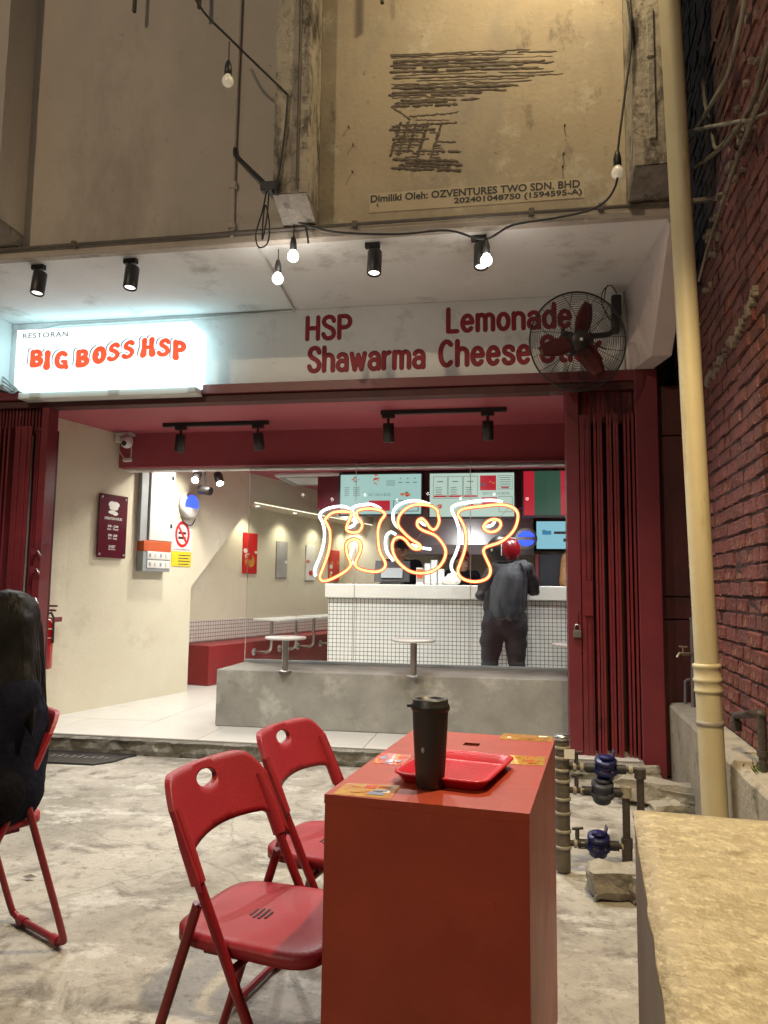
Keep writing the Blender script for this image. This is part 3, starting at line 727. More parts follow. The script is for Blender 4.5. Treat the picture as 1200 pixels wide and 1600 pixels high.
# conduits
cz = SOF+.115
cnd = thing('conduit', 'long dark conduit pipe clipped along the bottom of the upper wall', 'pipe', (0, SLY-.03, cz))
pts = [(-6, SLY-.02, SOF+.052), (-3.2, SLY-.02, SOF+.050), (-1.8, SLY-.02, SOF+.052), (-1.62, SLY-.02, SOF+.056), (.2, SLY-.02, SOF+.050), (.95, SLY-.02, SOF+.046), (1.10, SLY-.02, SOF+.048)]
MB().tube(pts, .011, 8).build('pipe', 'conduit_dark', cnd)
e = ony(1190, 303, SLY-.02)
MB().tube([(1.0, SLY-.022, SOF+.052), (e.x-.02, SLY-.022, e.z), (e.x, SLY-.022, e.z-.005), (e.x+.004, SLY-.022, e.z-.035)], .013, 8).build('pipe_end', 'chalk_pipe', cnd)
for xx in (-2.7, -.9, .12, .5): bx('clip', (xx, SLY-.036, SOF+.034), (xx+.03, SLY-.002, SOF+.072), 'conduit_dark', cnd, .003)
vp = thing('conduit', 'thin grey upright conduit on the grey upper wall left of the mouldy fin', 'pipe', (-1.65, SLY, 3.4))
p1 = ony(366, 240, SLY+.005); p0 = ony(362, 372, SLY+.005)
MB().tube([(p0.x, SLY+.003, p0.z), (p1.x, SLY+.003, p1.z), (p1.x+.02, SLY+.003, 6.5)], .014, 8).build('pipe', 'plaster_grey', vp)
for z in (3.36, 3.62): bx('joint', (p0.x-.022, SLY-.02, z), (p0.x+.022, SLY+.018, z+.04), 'plaster_grey', vp, .004)
wt = thing('cable_trunking', 'white cable trunking across the soffit and along the top of the fascia', 'trunking', (-2, FY, SOF))
a = onz(408, 389, SOF); b = onz(455, 476, SOF)
MB().tube([(a.x, SLY+.065, SOF-.008), (b.x, FY-.012, SOF-.008)], .010, 4).build('soffit_run', 'conduit_white', wt)
MB().tube([(b.x, FY-.010, SOF-.012), (-2.2, FY-.010, SOF-.030), (-3.5, FY-.010, SOF-.036), (-3.85, FY-.010, SOF-.10)], .009, 6).build('fascia_run', 'conduit_white', wt)
wt2 = thing('cable_trunking', 'white upright cable trunking in the corner behind the wall fan', 'trunking', (.78, FY, 3))
MB().tube([(.785, FY-.012, 2.71), (.785, FY-.012, SOF-.004)], .013, 4).build('run', 'conduit_white', wt2)

# soffit spotlights
def soffit_spot(px, label):
    b0 = onz(*px, SOF); X, Y = b0.x, 4.22
    X = ony(px[0], px[1], Y).x
    t = thing('spotlight', label, 'spotlight', (X, Y, SOF), 0, 'spotlights under the soffit')
    bx('mount', (X-.06, Y-.018, SOF-.032), (X+.03, Y+.018, SOF-.0005), 'black_matte', t)
    MB().tube([(X-.025, Y, SOF-.03), (X-.025, Y, SOF-.075)], .011, 8).build('stem', 'black_matte', t)
    tilt = Matrix.Rotation(R(-8), 3, 'X')
    c_ = Vector((X, Y, SOF-.055))
    MB().lathe([(.0, 0), (.040, 0), (.044, -.006), (.044, -.145), (.041, -.150), (.036, -.150), (.034, -.135), (0, -.135)], c_, 24, rot=tilt).build('body', 'black_plastic', t)
    MB().lathe([(0, -.139), (.033, -.139)], c_, 20, rot=tilt, caps=False).build('lens', 'lens_dim', t)
    p = c_+tilt@Vector((0, 0, -.158)); lamp('spot_lamp', 'SPOT', p, E_SOFFIT, (1, .97, .93), t, p+tilt@Vector((0, 0, -1)), 125, .9, .035)
soffit_spot((64, 412), 'black cylinder spotlight under the soffit, above the left part of the lit sign')
soffit_spot((208, 402), 'black cylinder spotlight under the soffit, above the right part of the lit sign')
soffit_spot((586, 380), 'black cylinder spotlight under the soffit, above the word HSP on the fascia')
soffit_spot((752, 368), 'black cylinder spotlight under the soffit, above the word Lemonade')

# track lights under the red ceiling
def track(pa, pb, heads, label, aim):
    A = onz(*pa, CZ-.02); B = onz(*pb, CZ-.02); Y = (A.y+B.y)/2
    A = ony(pa[0], pa[1], Y); B = ony(pb[0], pb[1], Y); A.z = B.z = CZ-.02
    t = thing('track_light', label, 'track light', (A+B)/2, 0, 'track lights on the red ceiling')
    bx('rail', (A.x, Y-.018, CZ-.034), (B.x, Y+.018, CZ-.0005), 'black_matte', t)
    for hx, rot in heads:
        X = ony(hx, pa[1], Y).x
        bx('adapter', (X-.05, Y-.02, CZ-.062), (X+.05, Y+.02, CZ-.0345), 'black_matte', t)
        h = MB(); rm = Matrix.Rotation(R(rot), 3, 'Y')@Matrix.Rotation(R(14), 3, 'X'); cc = Vector((X, Y, CZ-.10))
        h.tube([(X, Y, CZ-.06), (X, Y, CZ-.11)], .011, 8)
        h.lathe([(0, .0), (.040, .0), (.044, -.006), (.044, -.145), (.038, -.15), (.036, -.14), (0, -.135)], cc, 22, rot=rm)
        hd = h.build('head', 'black_plastic', t)
track((255, 667), (420, 659), ((283, 10), (403, -4)), 'black two-headed track light on the red ceiling near the security camera', None)
track((595, 650), (792, 636), ((607, 0), (762, 0)), 'black two-headed track light on the red ceiling near the folded right gate', None)

# string of bulbs over the front
sl = thing('string_light', 'black festoon cable with globe bulbs strung across the upper wall', 'string light', (-1.3, 3.85, 3.45))
FYf = 3.84
cable = [ony(290, -30, 3.55), ony(318, 18, 3.6), ony(357, 58, 3.66), ony(400, 100, 3.75), ony(450, 148, FYf)]
c2_ = [ony(450, 148, FYf), ony(446, 200, FYf), ony(438, 260, FYf), ony(430, 300, FYf)]
c3_ = [ony(430, 300, FYf), ony(445, 318, 3.95), ony(460, 345, 4.06), ony(476, 352, 4.075), ony(482, 380, 4.07)]
c4_ = [ony(460, 345, 4.06), ony(520, 362, 4.07), ony(620, 366, 4.08), ony(700, 360, 4.08), ony(756, 374, 4.08), ony(800, 352, 4.08), ony(860, 342, 4.08)]
c5_ = [ony(860, 342, 4.08), ony(930, 325, 4.02), ony(962, 290, 3.84), ony(966, 230, 3.83), ony(976, 150, 3.83), ony(986, 60, 3.83), ony(975, -40, 3.83)]
for p in (cable, c2_, c3_, c4_, c5_): MB().tube(smooth_path(p, 5), .0065, 6).build('cable', 'black_matte', sl)
def bulb(px, Y, drop, lit, parent=sl):
    p = ony(*px, Y)
    MB().tube([p+Vector((0, 0, .10+drop)), p+Vector((.002, 0, .09))], .0035, 6).build('drop_cord', 'black_matte', parent)
    MB().lathe([(0, .115), (.010, .112), (.016, .095), (.020, .075), (.021, .03), (.018, .028)], p, 14).build('socket', 'black_plastic', parent)
    MB().lathe([(.014, .034), (.020, .022), (.030, .006), (.033, -.008), (.029, -.024), (.016, -.036), (0, -.040)], p, 18).build('bulb', 'bulb_on' if lit else 'bulb_off', parent)
    if lit: lamp('bulb_lamp', 'POINT', p+Vector((0, -.06, -.03)), E_BULB, (1, .93, .82), parent, size=.035)
bulb((356, 125), 3.66, .13, False); bulb((458, 399), 4.06, .09, True); bulb((434, 434), 4.16, .08, True); bulb((760, 405), 4.08, .03, True); bulb((965, 268), 3.83, .02, False)
bulb_row = thing('string_light', 'festoon string of lit globe bulbs hung over the yard behind the tables', 'string light', (0, -1.2, 3))
row = [Vector((-4+.62*i, -1.6+.12*math.sin(i*1.7), 3.0-.10*abs(math.sin(i*1.57)))) for i in range(13)]
MB().tube(smooth_path([q+Vector((0, 0, .12)) for q in row], 4), .006, 6).build('cable', 'black_matte', bulb_row)
for q in row:
    MB().lathe([(0, .115), (.016, .095), (.021, .03), (.018, .028)], q, 10).build('socket', 'black_plastic', bulb_row)
    MB().lathe([(.014, .034), (.030, .006), (.033, -.008), (.029, -.024), (0, -.040)], q, 12).build('bulb', 'bulb_on', bulb_row)
# bracket arm and coiled cable at the foot of the mouldy fin
br = thing('cable_bracket', 'black bracket arm with looped spare cable at the foot of the mouldy fin', 'bracket', ony(430, 300, 3.84))
MB().tube([ony(367, 232, SLY+.0), ony(367, 242, SLY-.01), ony(415, 288, 3.90), ony(432, 302, 3.85)], .013, 6).build('arm', 'black_matte', br)
bx('clamp', tuple(ony(408, 300, 3.86)-Vector((.0, .02, .0))), tuple(ony(434, 284, 3.86)+Vector((0, .03, 0))), 'black_matte', br, .004)
lp = [(416, 300), (410, 330), (400, 365), (404, 386), (418, 380), (421, 352), (415, 320), (411, 345), (410, 375), (417, 340), (420, 302)]
MB().tube(smooth_path([ony(x, y, 3.86+.01*i % .03) for i, (x, y) in enumerate(lp)], 5), .0045, 6).build('cable_loop', 'black_matte', br)
for px, lab in (((218, 10), 'rusty black hook hanging high on the grey upper wall'), ((318, 4), 'rusty black hook beside the string light cable high on the grey wall'), ((600, -4), 'small black hook at the top of the ochre wall')):
    h = ony(px[0], px[1], SLY-.03)
    tag(MB().box((h.x-.011, SLY-.10, h.z-.09), (h.x+.011, SLY-.08, h.z+.3)).box((h.x-.011, SLY-.08, h.z+.24), (h.x+.011, SLY+.02, h.z+.30)).build('wall_hook', 'pipe_dark', None, .003), lab, 'hook', None)

# wall fan
fc = ony(903, 534, 4.72)
fan = thing('wall_fan', 'black wire-guarded wall fan with dark red blades hanging from the wing wall', 'fan', (.74, 5.15, 3.1))
fr_ = Matrix.Rotation(R(14), 3, 'Z')@Matrix.Rotation(R(98), 3, 'X')          # fan axis: local z -> towards the yard, tipped down
FR = .312
def fp(r_, a, h): return fc+fr_@Vector((r_*math.cos(a), r_*math.sin(a), h))
mb = MB()
def dome(t, s): return s*.062*(1-(t**2.2))
for s in (1, -1):
    for k in range(1, 23):
        t = k/23; mb.tube([fp(FR*t, 2*math.pi*j/48, dome(t, s)) for j in range(48)], .00115, 4, True)
    for k in range(12):
        a = 2*math.pi*k/12+.1*s; mb.tube([fp(FR*t, a+.28*t*s, dome(t, s)+.002*s) for t in (.18, .4, .6, .8, .92, 1)], .0020, 4)
mb.build('guard', 'black_matte', fan)
MB().tube([fp(FR, 2*math.pi*j/64, 0) for j in range(64)], .0062, 8, True).build('rim', 'black_matte', fan)
mb = MB(); mb.lathe([(0, .070), (.055, .068), (.062, .06), (.062, .052), (0, .050)], fc, 24, rot=fr_); mb.build('badge', 'black_plastic', fan)
mb = MB(); mb.box((-.012, -.006, .071), (.006, .012, .0716)); 
for q in mb.v: q.xyz = fc+fr_@q
mb.build('logo', 'print_white', fan)
MB().lathe([(0, -.045), (.058, -.05), (.068, -.07), (.066, -.16), (.05, -.19), (0, -.19)], fc, 20, rot=fr_).build('motor', 'black_plastic', fan)
MB().lathe([(0, .03), (.04, .028), (.046, .01), (.046, -.03), (0, -.03)], fc, 18, rot=fr_).build('hub', 'black_plastic', fan)
for k, ang in enumerate((76, -52, 196)):
    mb = MB(); n = 8; vs = []
    for i in range(n+1):
        t = i/n; r_ = .03+.225*t; w = .030+.034*math.sin(math.pi*min(1, t*.9+.08))*(1 if t < .96 else .7)
        for j, s in enumerate((-1, -.3, .4, 1)):
            a = R(ang); rad = Vector((math.cos(a), math.sin(a), 0)); tan = Vector((-math.sin(a), math.cos(a), 0))
            vs.append(fc+fr_@(rad*r_+tan*(w*s*.9)+Vector((0, 0, .022*s*(1-.3*t)))))
    fs = [(i*4+j, i*4+j+1, (i+1)*4+j+1, (i+1)*4+j) for i in range(n) for j in range(3)]
    mb.add(vs, fs, 0, True); b_ = mb.build('blade', 'fan_blade', fan); md = b_.modifiers.new('s', 'SOLIDIFY'); md.thickness = .004
back = fc+fr_@Vector((0, 0, -.15))
bq = ony(962, 440, 5.10)
arm = [back+Vector((-.05, 0, .09)), back+Vector((.01, .0, .075)), back+Vector((.08, .02, .07)), Vector((bq.x-.07, 4.98, fc.z+.13)), Vector((bq.x-.015, 5.06, fc.z+.22)), Vector((bq.x, 5.10, fc.z+.32))]
MB().tube(smooth_path(arm, 5), .019, 10).build('arm', 'black_plastic', fan)
MB().tube([back+Vector((-.045, .0, .12)), back+Vector((-.045, 0, -.02))], .014, 8).build('pivot', 'black_plastic', fan)
bx('switch_box', (bq.x-.032, 5.07, fc.z+.29), (bq.x+.032, 5.13, fc.z+.44), 'black_plastic', fan, .008)
bx('wall_plate', (bq.x-.025, 5.1305, fc.z+.20), (bq.x+.025, FY-.0005, fc.z+.40), 'black_plastic', fan, .004)
MB().tube([(bq.x+.005, 5.05, fc.z+.27), (bq.x+.05, 5.07, fc.z+.285)], .007, 6).build('bolt', 'steel', fan)
F_ = lambda dx, dz: (bq.x+dx, 5.06, fc.z+dz)
MB().tube(smooth_path([F_(0, .44), F_(-.04, .50), F_(-.09, .46), F_(-.10, .38), F_(-.06, .28), F_(-.01, .22)], 5), .004, 6).build('cable', 'black_matte', fan)
MB().tube(smooth_path([F_(-.085, .38), F_(-.075, .46), F_(-.05, .53)], 5), .004, 6).tube([F_(-.05, .52), F_(-.045, .59)], .010, 8).build('plug', 'black_matte', fan)
cb = [back+Vector((.06, 0, 0)), back+Vector((.12, 0, .03)), back+Vector((.19, 0, -.01)), back+Vector((.23, 0, -.035)), back+Vector((.17, 0, .0)), back+Vector((.12, 0, .06)), back+Vector((.14, .1, .14))]
MB().tube(smooth_path(cb, 5), .0035, 6).build('cable', 'black_matte', fan)

# folding gates: bunched slats, header ribs, glossy lead plate
def gate(name_label, x0, x1, plates, ztop, zbot, rib0, rib1):
    t = thing('folding_gate', name_label, 'gate', ((x0+x1)/2, FY, zbot))
    i = 0; x = x0
    for (xa, xb, y0, y1, kind) in plates:
        if kind == 'p':        # broad lead plate with a rib pressed in it
            mb = MB(); mb.box((xa, y0, zbot+.01), (xb, y0+.012, ztop)); w = xb-xa
            mb.box((xa+w*.30, y0-.012, zbot+.03), (xa+w*.38, y0+.001, ztop-.02)); mb.box((xa+w*.72, y0-.012, zbot+.03), (xa+w*.80, y0+.001, ztop-.02))
            mb.build('lead_plate', 'red_gate', t, .002)
        else:                  # a slat: a folded channel seen nearly edge-on
            mb = MB(); mb.box((xa, y0, zbot+.01), (xb, y1, ztop)); mb.box((xa-.006, y0-.001, zbot+.01), (xb+.004, y0+.012, ztop+.002))
            mb.build('slat', 'red_gate', t, .0015)
    n = int((rib1-rib0)/.028)
    bx('header_plate', (rib0, FY+.03, ztop-.05), (rib1, FY+.05, 2.575), 'red_gate', t)
    for k in range(n):
        xx = rib0+(rib1-rib0)*(k+.5)/n; bx('header_rib', (xx-.004, FY+.012, ztop-.05), (xx+.004, FY+.0295, 2.574), 'red_board' if k % 3 == 0 else 'red_gate', t, .001)
    bx('backing', (x0, FY+.14, zbot), (x1, FY+.16, ztop), 'red_board', t)
    return t
rs = random.Random(3)
pl = [(.482, .555, FY-.035, 0, 'p')]
for k, (w) in enumerate((.030, .034, .060, .030, .026, .030, .056, .026, .040)):
    pass
xs = [.578, .600, .618, .662, .680, .706, .724, .775, .798, .826]
for x in xs: pl.append((x, x+.006, FY-.045+rs.uniform(-.008, .008), FY+.10, 's'))
gR = gate('bunched red folding gate of upright steel slats right of the glass front', .482, .838, pl, 2.40, .0, .482, .845)
bx('latch_plate', (.492, FY-.055, 1.03), (.552, FY-.048, 1.26), 'red_gate', gR)
plL = [(-3.80, -3.66, FY-.05, 0, 'p'), (-3.655, -3.60, FY+.0, 0, 'p')]
for x in (-4.34, -4.30, -4.255, -4.21, -4.165, -4.12, -4.075, -4.03, -3.985, -3.94, -3.895, -3.85): plL.append((x, x+.006, FY-.05+rs.uniform(-.01, .01), FY+.10, 's'))
gL = gate('bunched red folding gate of upright steel slats beside the seated woman', -4.4, -3.56, plL, 2.42, .12, -4.4, -3.54)
bx('lead_edge', (-3.595, FY-.03, .12), (-3.535, FY+.10, 2.574), 'red_gate', gL, .003)
for z in (1.42, 1.28, 1.06): 
    bx('latch', (-3.60, FY-.062, z), (-3.565, FY-.05, z+.05), 'red_gate', gL)
    MB().tube([(-3.56, FY-.05, z+.03), (-3.535, FY-.065, z+.03), (-3.52, FY-.05, z-.01)], .006, 6).build('hasp', 'steel', gL)
# padlock on the jamb
pc = ony(902, 985, FY-.05)
pk = thing('padlock', 'small steel padlock hanging on the red gate post', 'padlock', pc)
bx('body', (pc.x-.027, pc.y-.012, pc.z-.045), (pc.x+.027, pc.y+.012, pc.z), 'steel', pk, .004)
MB().tube([pc+Vector((-.018, 0, -.005)), pc+Vector((-.018, 0, .022)), pc+Vector((-.010, 0, .038)), pc+Vector((.010, 0, .038)), pc+Vector((.018, 0, .022)), pc+Vector((.018, 0, -.005))], .005, 8).build('shackle', 'steel', pk)
bx('hasp', (pc.x-.006, pc.y, pc.z+.026), (pc.x+.008, FY-.028, pc.z+.12), 'red_paint', pk, .002)

# cream downpipe with collar
d0 = ony(1116, 1265, 3.5); d1 = ony(1107, 1085, 3.5); d2 = ony(1046, 0, 3.5)
dpv = thing('downpipe', 'tall cream plastic downpipe in front of the red brick wall', 'pipe', (d0.x, 3.5, 0))
dirp = (d2-d1).normalized(); base = d1-dirp*(d1.z/dirp.z)
MB().tube([base, base+dirp*(d1.z+.01)], .0535, 24).build('lower_pipe', 'pipe_yellow', dpv)
MB().tube([base+dirp*d1.z, base+dirp*6.5], .0495, 24).build('upper_pipe', 'pipe_yellow', dpv)
cz0 = ony(1107, 1082, 3.5).z
rot_ = dirp.to_track_quat('Z', 'Y').to_matrix()
MB().lathe([(.050, 0), (.058, .002), (.059, .012), (.056, .016), (.056, .045), (.060, .050), (.060, .060), (.056, .064), (.056, .105), (.060, .110), (.060, .122), (.050, .126)], base+dirp*cz0, 28, rot=rot_).build('collar', 'pipe_yellow', dpv)
for zz in (.62,): MB().lathe([(.052, 0), (.0565, .002), (.0565, .022), (.052, .024)], base+dirp*zz, 24, rot=rot_).build('strap', 'chalk_pipe', dpv)

# small pipes and taps on the right
tp = thing('water_tap', 'old brass tap on a dark upright pipe beside the downpipe', 'tap', (1.02, 5.0, 0))
a = ony(1080, 965, 5.0); b = ony(1085, 1195, 5.0)
MB().tube([a, (a.x+.005, 5.0, a.z-.02), b, (b.x, 5.0, .0)], .014, 8).build('upright_pipe', 'pipe_grey', tp)
t0 = ony(1082, 1022, 5.0)
MB().tube([t0, t0+Vector((-.055, -.02, 0)), t0+Vector((-.085, -.03, .004)), t0+Vector((-.10, -.035, -.02))], [.012, .012, .011, .009], 8).build('spout', 'brass', tp)
MB().tube([t0+Vector((-.06, -.02, .01)), t0+Vector((-.06, -.02, .045))], .006, 6).tube([t0+Vector((-.085, -.02, .048)), t0+Vector((-.035, -.02, .044))], .006, 6).build('handle', 'brass', tp)
gp = thing('bent_pipe', 'thin grey hooked pipe against the dark red boards', 'pipe', (1.0, 5.1, 0))
MB().tube(smooth_path([ony(1078, 1062, 5.12), ony(1072, 1064, 5.12), ony(1071, 1075, 5.12), ony(1072, 1175, 5.12), ony(1078, 1190, 5.12)], 4), .010, 8).build('pipe', 'pipe_grey', gp)
MB().tube([ony(1077, 1186, 5.12), ony(1080, 1192, 5.12)], .014, 8).build('tip', 'pipe_fitting', gp)
lpz = thing('wall_pipe', 'rusty elbow pipe standing on the plinth of the brick wall', 'pipe', (WX(3.35)-.06, 3.35, LZ))
y_ = 3.38; X_ = WX(y_)-.065
a = onx(1150, 1122, X_); b = onx(1188, 1120, X_); c_ = onx(1190, 1205, X_)
MB().tube(smooth_path([a+Vector((0, 0, -.04)), a, a+Vector((0, -.02, .015)), b+Vector((0, 0, .01)), b+Vector((0, -.015, -.01)), Vector((b.x, b.y-.015, LZ))], 4), .017, 10).build('pipe', 'pipe_dark', lpz)
MB().tube([a+Vector((0, 0, -.055)), a+Vector((0, 0, -.012))], .023, 10).build('fitting', 'pipe_dark', lpz)
MB().tube([Vector((b.x, b.y-.015, LZ+.06)), Vector((b.x, b.y-.015, LZ+.085))], .023, 10).build('fitting', 'pipe_dark', lpz)
wd = thing('weed_tuft', 'small green weed at the foot of the rusty elbow pipe', 'plant', (b.x, b.y, LZ))
mb = MB()
for k in range(26):
    p = Vector((b.x+random.gauss(0, .03), b.y+random.gauss(0, .035), LZ)); d = Vector((random.gauss(0, .5), random.gauss(0, .5), 1)).normalized(); s = d.orthogonal().normalized()*.006; L = random.uniform(.02, .05)
    mb.add([p, p+d*L*.5+s, p+d*L, p+d*L*.5-s], [(0, 1, 2, 3)])
mb.build('leaves', 'leaf_green', wd)
# roots and dead cables on the dim upper wall
RT = [([(1168, -20), (1150, 70), (1135, 120), (1110, 165), (1080, 215), (1072, 232)], .013, 'dry pale vine stem curving down behind the downpipe', 'chalk_pipe'),
      ([(1215, 40), (1195, 90), (1180, 150), (1150, 205), (1122, 235), (1078, 268)], .015, 'dry brown root sagging from the top of the brick wall', 'root_bark'),
      ([(1205, 120), (1180, 180), (1155, 240), (1135, 300), (1108, 380), (1092, 440)], .012, 'dry brown root hugging the dim brick wall above the crack', 'root_bark'),
      ([(1098, 90), (1100, 150), (1112, 205), (1120, 232), (1150, 200), (1200, 175)], .011, 'forked dark root in the gap beside the downpipe', 'root_bark'),
      ([(1072, 206), (1100, 200), (1140, 192), (1165, 188)], .012, 'short pale pipe stub bridging the gap to the brick wall', 'chalk_pipe')]
for k, (pp, r_, lab, mt) in enumerate(RT):
    P = [onwall(x, y, -.035-.02*(i % 2), 4.25) for i, (x, y) in enumerate(pp)]
    sp = smooth_path(P, 6); nn = len(sp)
    tag(MB().tube(sp, [r_*(1-.4*i/nn+.25*mnoise.noise(Vector((i*.5, k, 0)))) for i in range(nn)], 8).build('wall_root', mt), lab, 'root')

# ================================================================== INSIDE THE SHOP
# left wall fittings; frame on the wall: s along, z up
def wbox(name, s0, s1, z0, z1, d0, d1, mat, parent, bev=.003):
    return MB().prism([(s0, z0), (s1, z0), (s1, z1), (s0, z1)], lambda s, z: wp(s, z, d1), lambda s, z: wp(s, z, d0)).build(name, mat, parent, bev)
def wtext(txt, s0, w, z0, h, off, mat, parent, bold=.01, name='lettering'):
    return text_bm(txt, w, h, wp(s0, z0, off), WD, (0, 0, 1), WN, bold, .0005).build(name, mat, parent)
s0, zt = onw(153, 770); s1, _ = onw(197, 775); _, zb = onw(175, 872)
pq = thing('hours_plaque', 'maroon acrylic plaque with opening hours on the cream wall', 'plaque', wp((s0+s1)/2, zb, 0))
wbox('panel', s0, s1, zb, zt, .018, .026, 'plaque_maroon', pq, .001)
for s in (s0+.025, s1-.025):
    for z in (zb+.03, zt-.03, ): MB().lathe([(0, 0), (.011, 0), (.011, .03), (.008, .033), (0, .033)], wp(s, z, 0), 12, rot=WN.to_track_quat('Z', 'Y').to_matrix()).build('stud', 'steel', pq)
sw = s1-s0; zh = zt-zb; sm = (s0+s1)/2
mb = MB()
for k, (dx, dz, rx, rz) in enumerate(((-.02, .03, .045, .03), (.02, .03, .05, .028), (0, -.0, .055, .022), (-.015, -.04, .05, .018), (.02, -.05, .035, .018))):
    pts = arc(sm+dx, zb+zh*.79+dz, rx, rz, 0, 360, 12)[:-1]
    mb.add([wp(s, z, .0268+k*.0002) for s, z in pts], [list(range(12))])
mb.build('emblem', 'print_white', pq)
for txt, w, zf, h in (('OPERATION HOURS', .62, .60, .024), ('3PM - 12AM', .36, .48, .022), ('(Sun - Thurs)', .38, .43, .022), ('3PM - 2AM', .32, .335, .022), ('(Fri - Sat)', .30, .285, .022), ('HSP', .22, .155, .026), ('BIG BOSS', .24, .125, .012)):
    wtext(txt, sm-sw*w/2, sw*w, zb+zh*zf, h, .0268, 'print_white', pq, .02)
# distribution cabinet, switch box, no smoking sign, insect lamp
s0, _ = onw(236, 760, .07); s1, _ = onw(274, 760, .07); _, zb = onw(250, 846, .07)
db = thing('distribution_board', 'tall white electrical cabinet on the cream wall under the inner beam', 'cabinet', wp((s0+s1)/2, zb, 0))
wbox('box', s0, s1, zb, 2.38, 0, .06, 'grey_metal', db); wbox('door', s0+.006, s1-.002, zb+.004, 2.376, .0602, .07, 'cabinet_white', db)
for z in (zb+.14, zb+.62): wbox('lock', s1-.055, s1-.025, z, z+.04, .0702, .076, 'black_matte', db)
wbox('cable_trunk', s0-.10, s0-.004, zb-.01, 2.38, 0, .05, 'grey_metal', db)
s0, _ = onw(214, 850); s1, _ = onw(257, 850); _, zb = onw(235, 893); _, zm = onw(235, 862); _, zt = onw(235, 846)
sb = thing('switch_box', 'grey switch box with two rows of white switches and an orange board on top', 'switch box', wp((s0+s1)/2, zb, 0))
wbox('backboard', s0, s1, zm, zt, 0, .085, 'orange_board', sb); wbox('box', s0, s1, zb, zm-.002, 0, .08, 'grey_metal', sb)
for r_ in range(2):
    za = zb+.03+r_*.085
    w_ = wbox('switch_plate', s0+.05, s1-.012, za, za+.075, .0802, .088, 'white_plastic', sb)
    for k in range(4):
        s = s0+.075+k*(s1-s0-.11)/3.6; wbox('switch', s, s+.022, za+.022, za+.055, .0882, .093, 'cabinet_white' if k % 2 else 'grey_metal', w_, .001)
sc_, zc = onw(292, 790)
il = thing('insect_lamp', 'round white insect lamp glowing blue above the no smoking sign', 'lamp', wp(sc_, zc-.13, 0))
rw = WN.to_track_quat('Z', 'Y').to_matrix()
MB().lathe([(0, 0), (.135, 0), (.14, .02), (.13, .05), (.115, .06), (0, .06)], wp(sc_, zc, .005), 28, rot=rw).build('housing', 'white_plastic', il)
mb = MB(); pts = arc(sc_, zc, .108, .108, -14, 194, 18)
mb.add([wp(s, z, .0665) for s, z in pts], [list(range(len(pts)))]); mb.build('glow_window', 'blue_glow', il)
MB().tube(smooth_path([wp(sc_-.12, zc-.12, .02), wp(sc_-.04, zc-.19, .02), wp(sc_+.06, zc-.20, .02), wp(sc_+.12, zc-.13, .02)], 5), .005, 6).build('cord', 'black_matte', il)
s0, zt = onw(270, 812); s1, _ = onw(300, 812); _, zm = onw(285, 862); _, zb = onw(285, 885)
ns = thing('no_smoking_sign', 'white no smoking sign with a red ring on the cream wall', 'sign', wp((s0+s1)/2, zm, 0))
wbox('sheet', s0, s1, zm+.001, zt, .002, .006, 'print_white', ns, 0)
sm, zc = (s0+s1)/2, zm+(zt-zm)*.56; rr = (s1-s0)*.38
mb = MB()
fw_ = lambda u, v, d: wp(u, v, .0068+abs(d)*0+d)
stroke(mb, arc(sm, zc, rr*.86, rr*1.05, 0, 360, 28), .016, fw_, .03, 8); stroke(mb, [(sm-rr*.6, zc+rr*.75), (sm+rr*.6, zc-rr*.75)], .014, fw_, .04, 8)
mb.build('ring', 'print_red', ns)
mb = MB()
for dz in (.0, -.05): mb.prism([(sm-rr*.55, zc+dz), (sm+rr*.5, zc+dz), (sm+rr*.5, zc+dz+.026), (sm-rr*.55, zc+dz+.026)], lambda s, z: wp(s, z, .0063), lambda s, z: wp(s, z, .0066))
mb.build('cigarette', 'print_black', ns)
wtext('DILARANG MEROKOK', s0+.02, s1-s0-.04, zm+.012, .016, .0064, 'print_black', ns, .01)
yn = thing('yellow_notice', 'yellow notice with lines of print under the no smoking sign', 'notice', wp((s0+s1)/2, zb, 0))
wbox('sheet', s0, s1, zb, zm-.001, .002, .006, 'print_yellow', yn, 0)
mb = MB()
for k in range(4):
    z = zm-.03-k*(zm-zb-.03)/4; mb.prism([(s0+.10, z-.012), (s1-.02-.02*(k % 2), z-.012), (s1-.02-.02*(k % 2), z-.003), (s0+.10, z-.003)], lambda s, z: wp(s, z, .0063), lambda s, z: wp(s, z, .0066))
mb.build('print_line', 'print_navy', yn)
# ceiling spots near the cabinet
def room_spot(px, Y, rot, lit, label, grp='small spotlights inside the shop'):
    p = ony(*px, Y); t = thing('spotlight', label, 'spotlight', (p.x, Y, RC), 0, grp)
    rm = Matrix.Rotation(R(rot[1]), 3, 'Z')@Matrix.Rotation(R(rot[0]), 3, 'X')
    MB().tube([(p.x, Y, RC-.0005), (p.x, Y, p.z+.02)], .010, 8).lathe([(.0, 0), (.04, 0), (.04, -.02), (0, -.02)], (p.x, Y, RC-.0005), 14).build('stem', 'black_matte', t)
    MB().lathe([(0, .07), (.040, .07), (.045, .06), (.045, -.07), (.040, -.075), (.036, -.066), (0, -.066)], p, 20, rot=rm).build('head', 'black_plastic', t)
    MB().lathe([(0, -.070), (.036, -.070)], p, 18, rot=rm, caps=False).build('lens', 'lens_on' if lit else 'black_matte', t)
    if lit: q = p+rm@Vector((0, 0, -.10)); lamp('spot_lamp', 'SPOT', q, E_WALLWASH, (1, .95, .84), t, q+rm@Vector((0, 0, -1)), 110, .9, .03)
room_spot((307, 745), 7.05, (-52, 10), True, 'lit spotlight facing out beside the electrical cabinet')
room_spot((342, 748), 7.25, (-38, 40), True, 'tilted black spotlight with a lit face under the stairs ceiling')
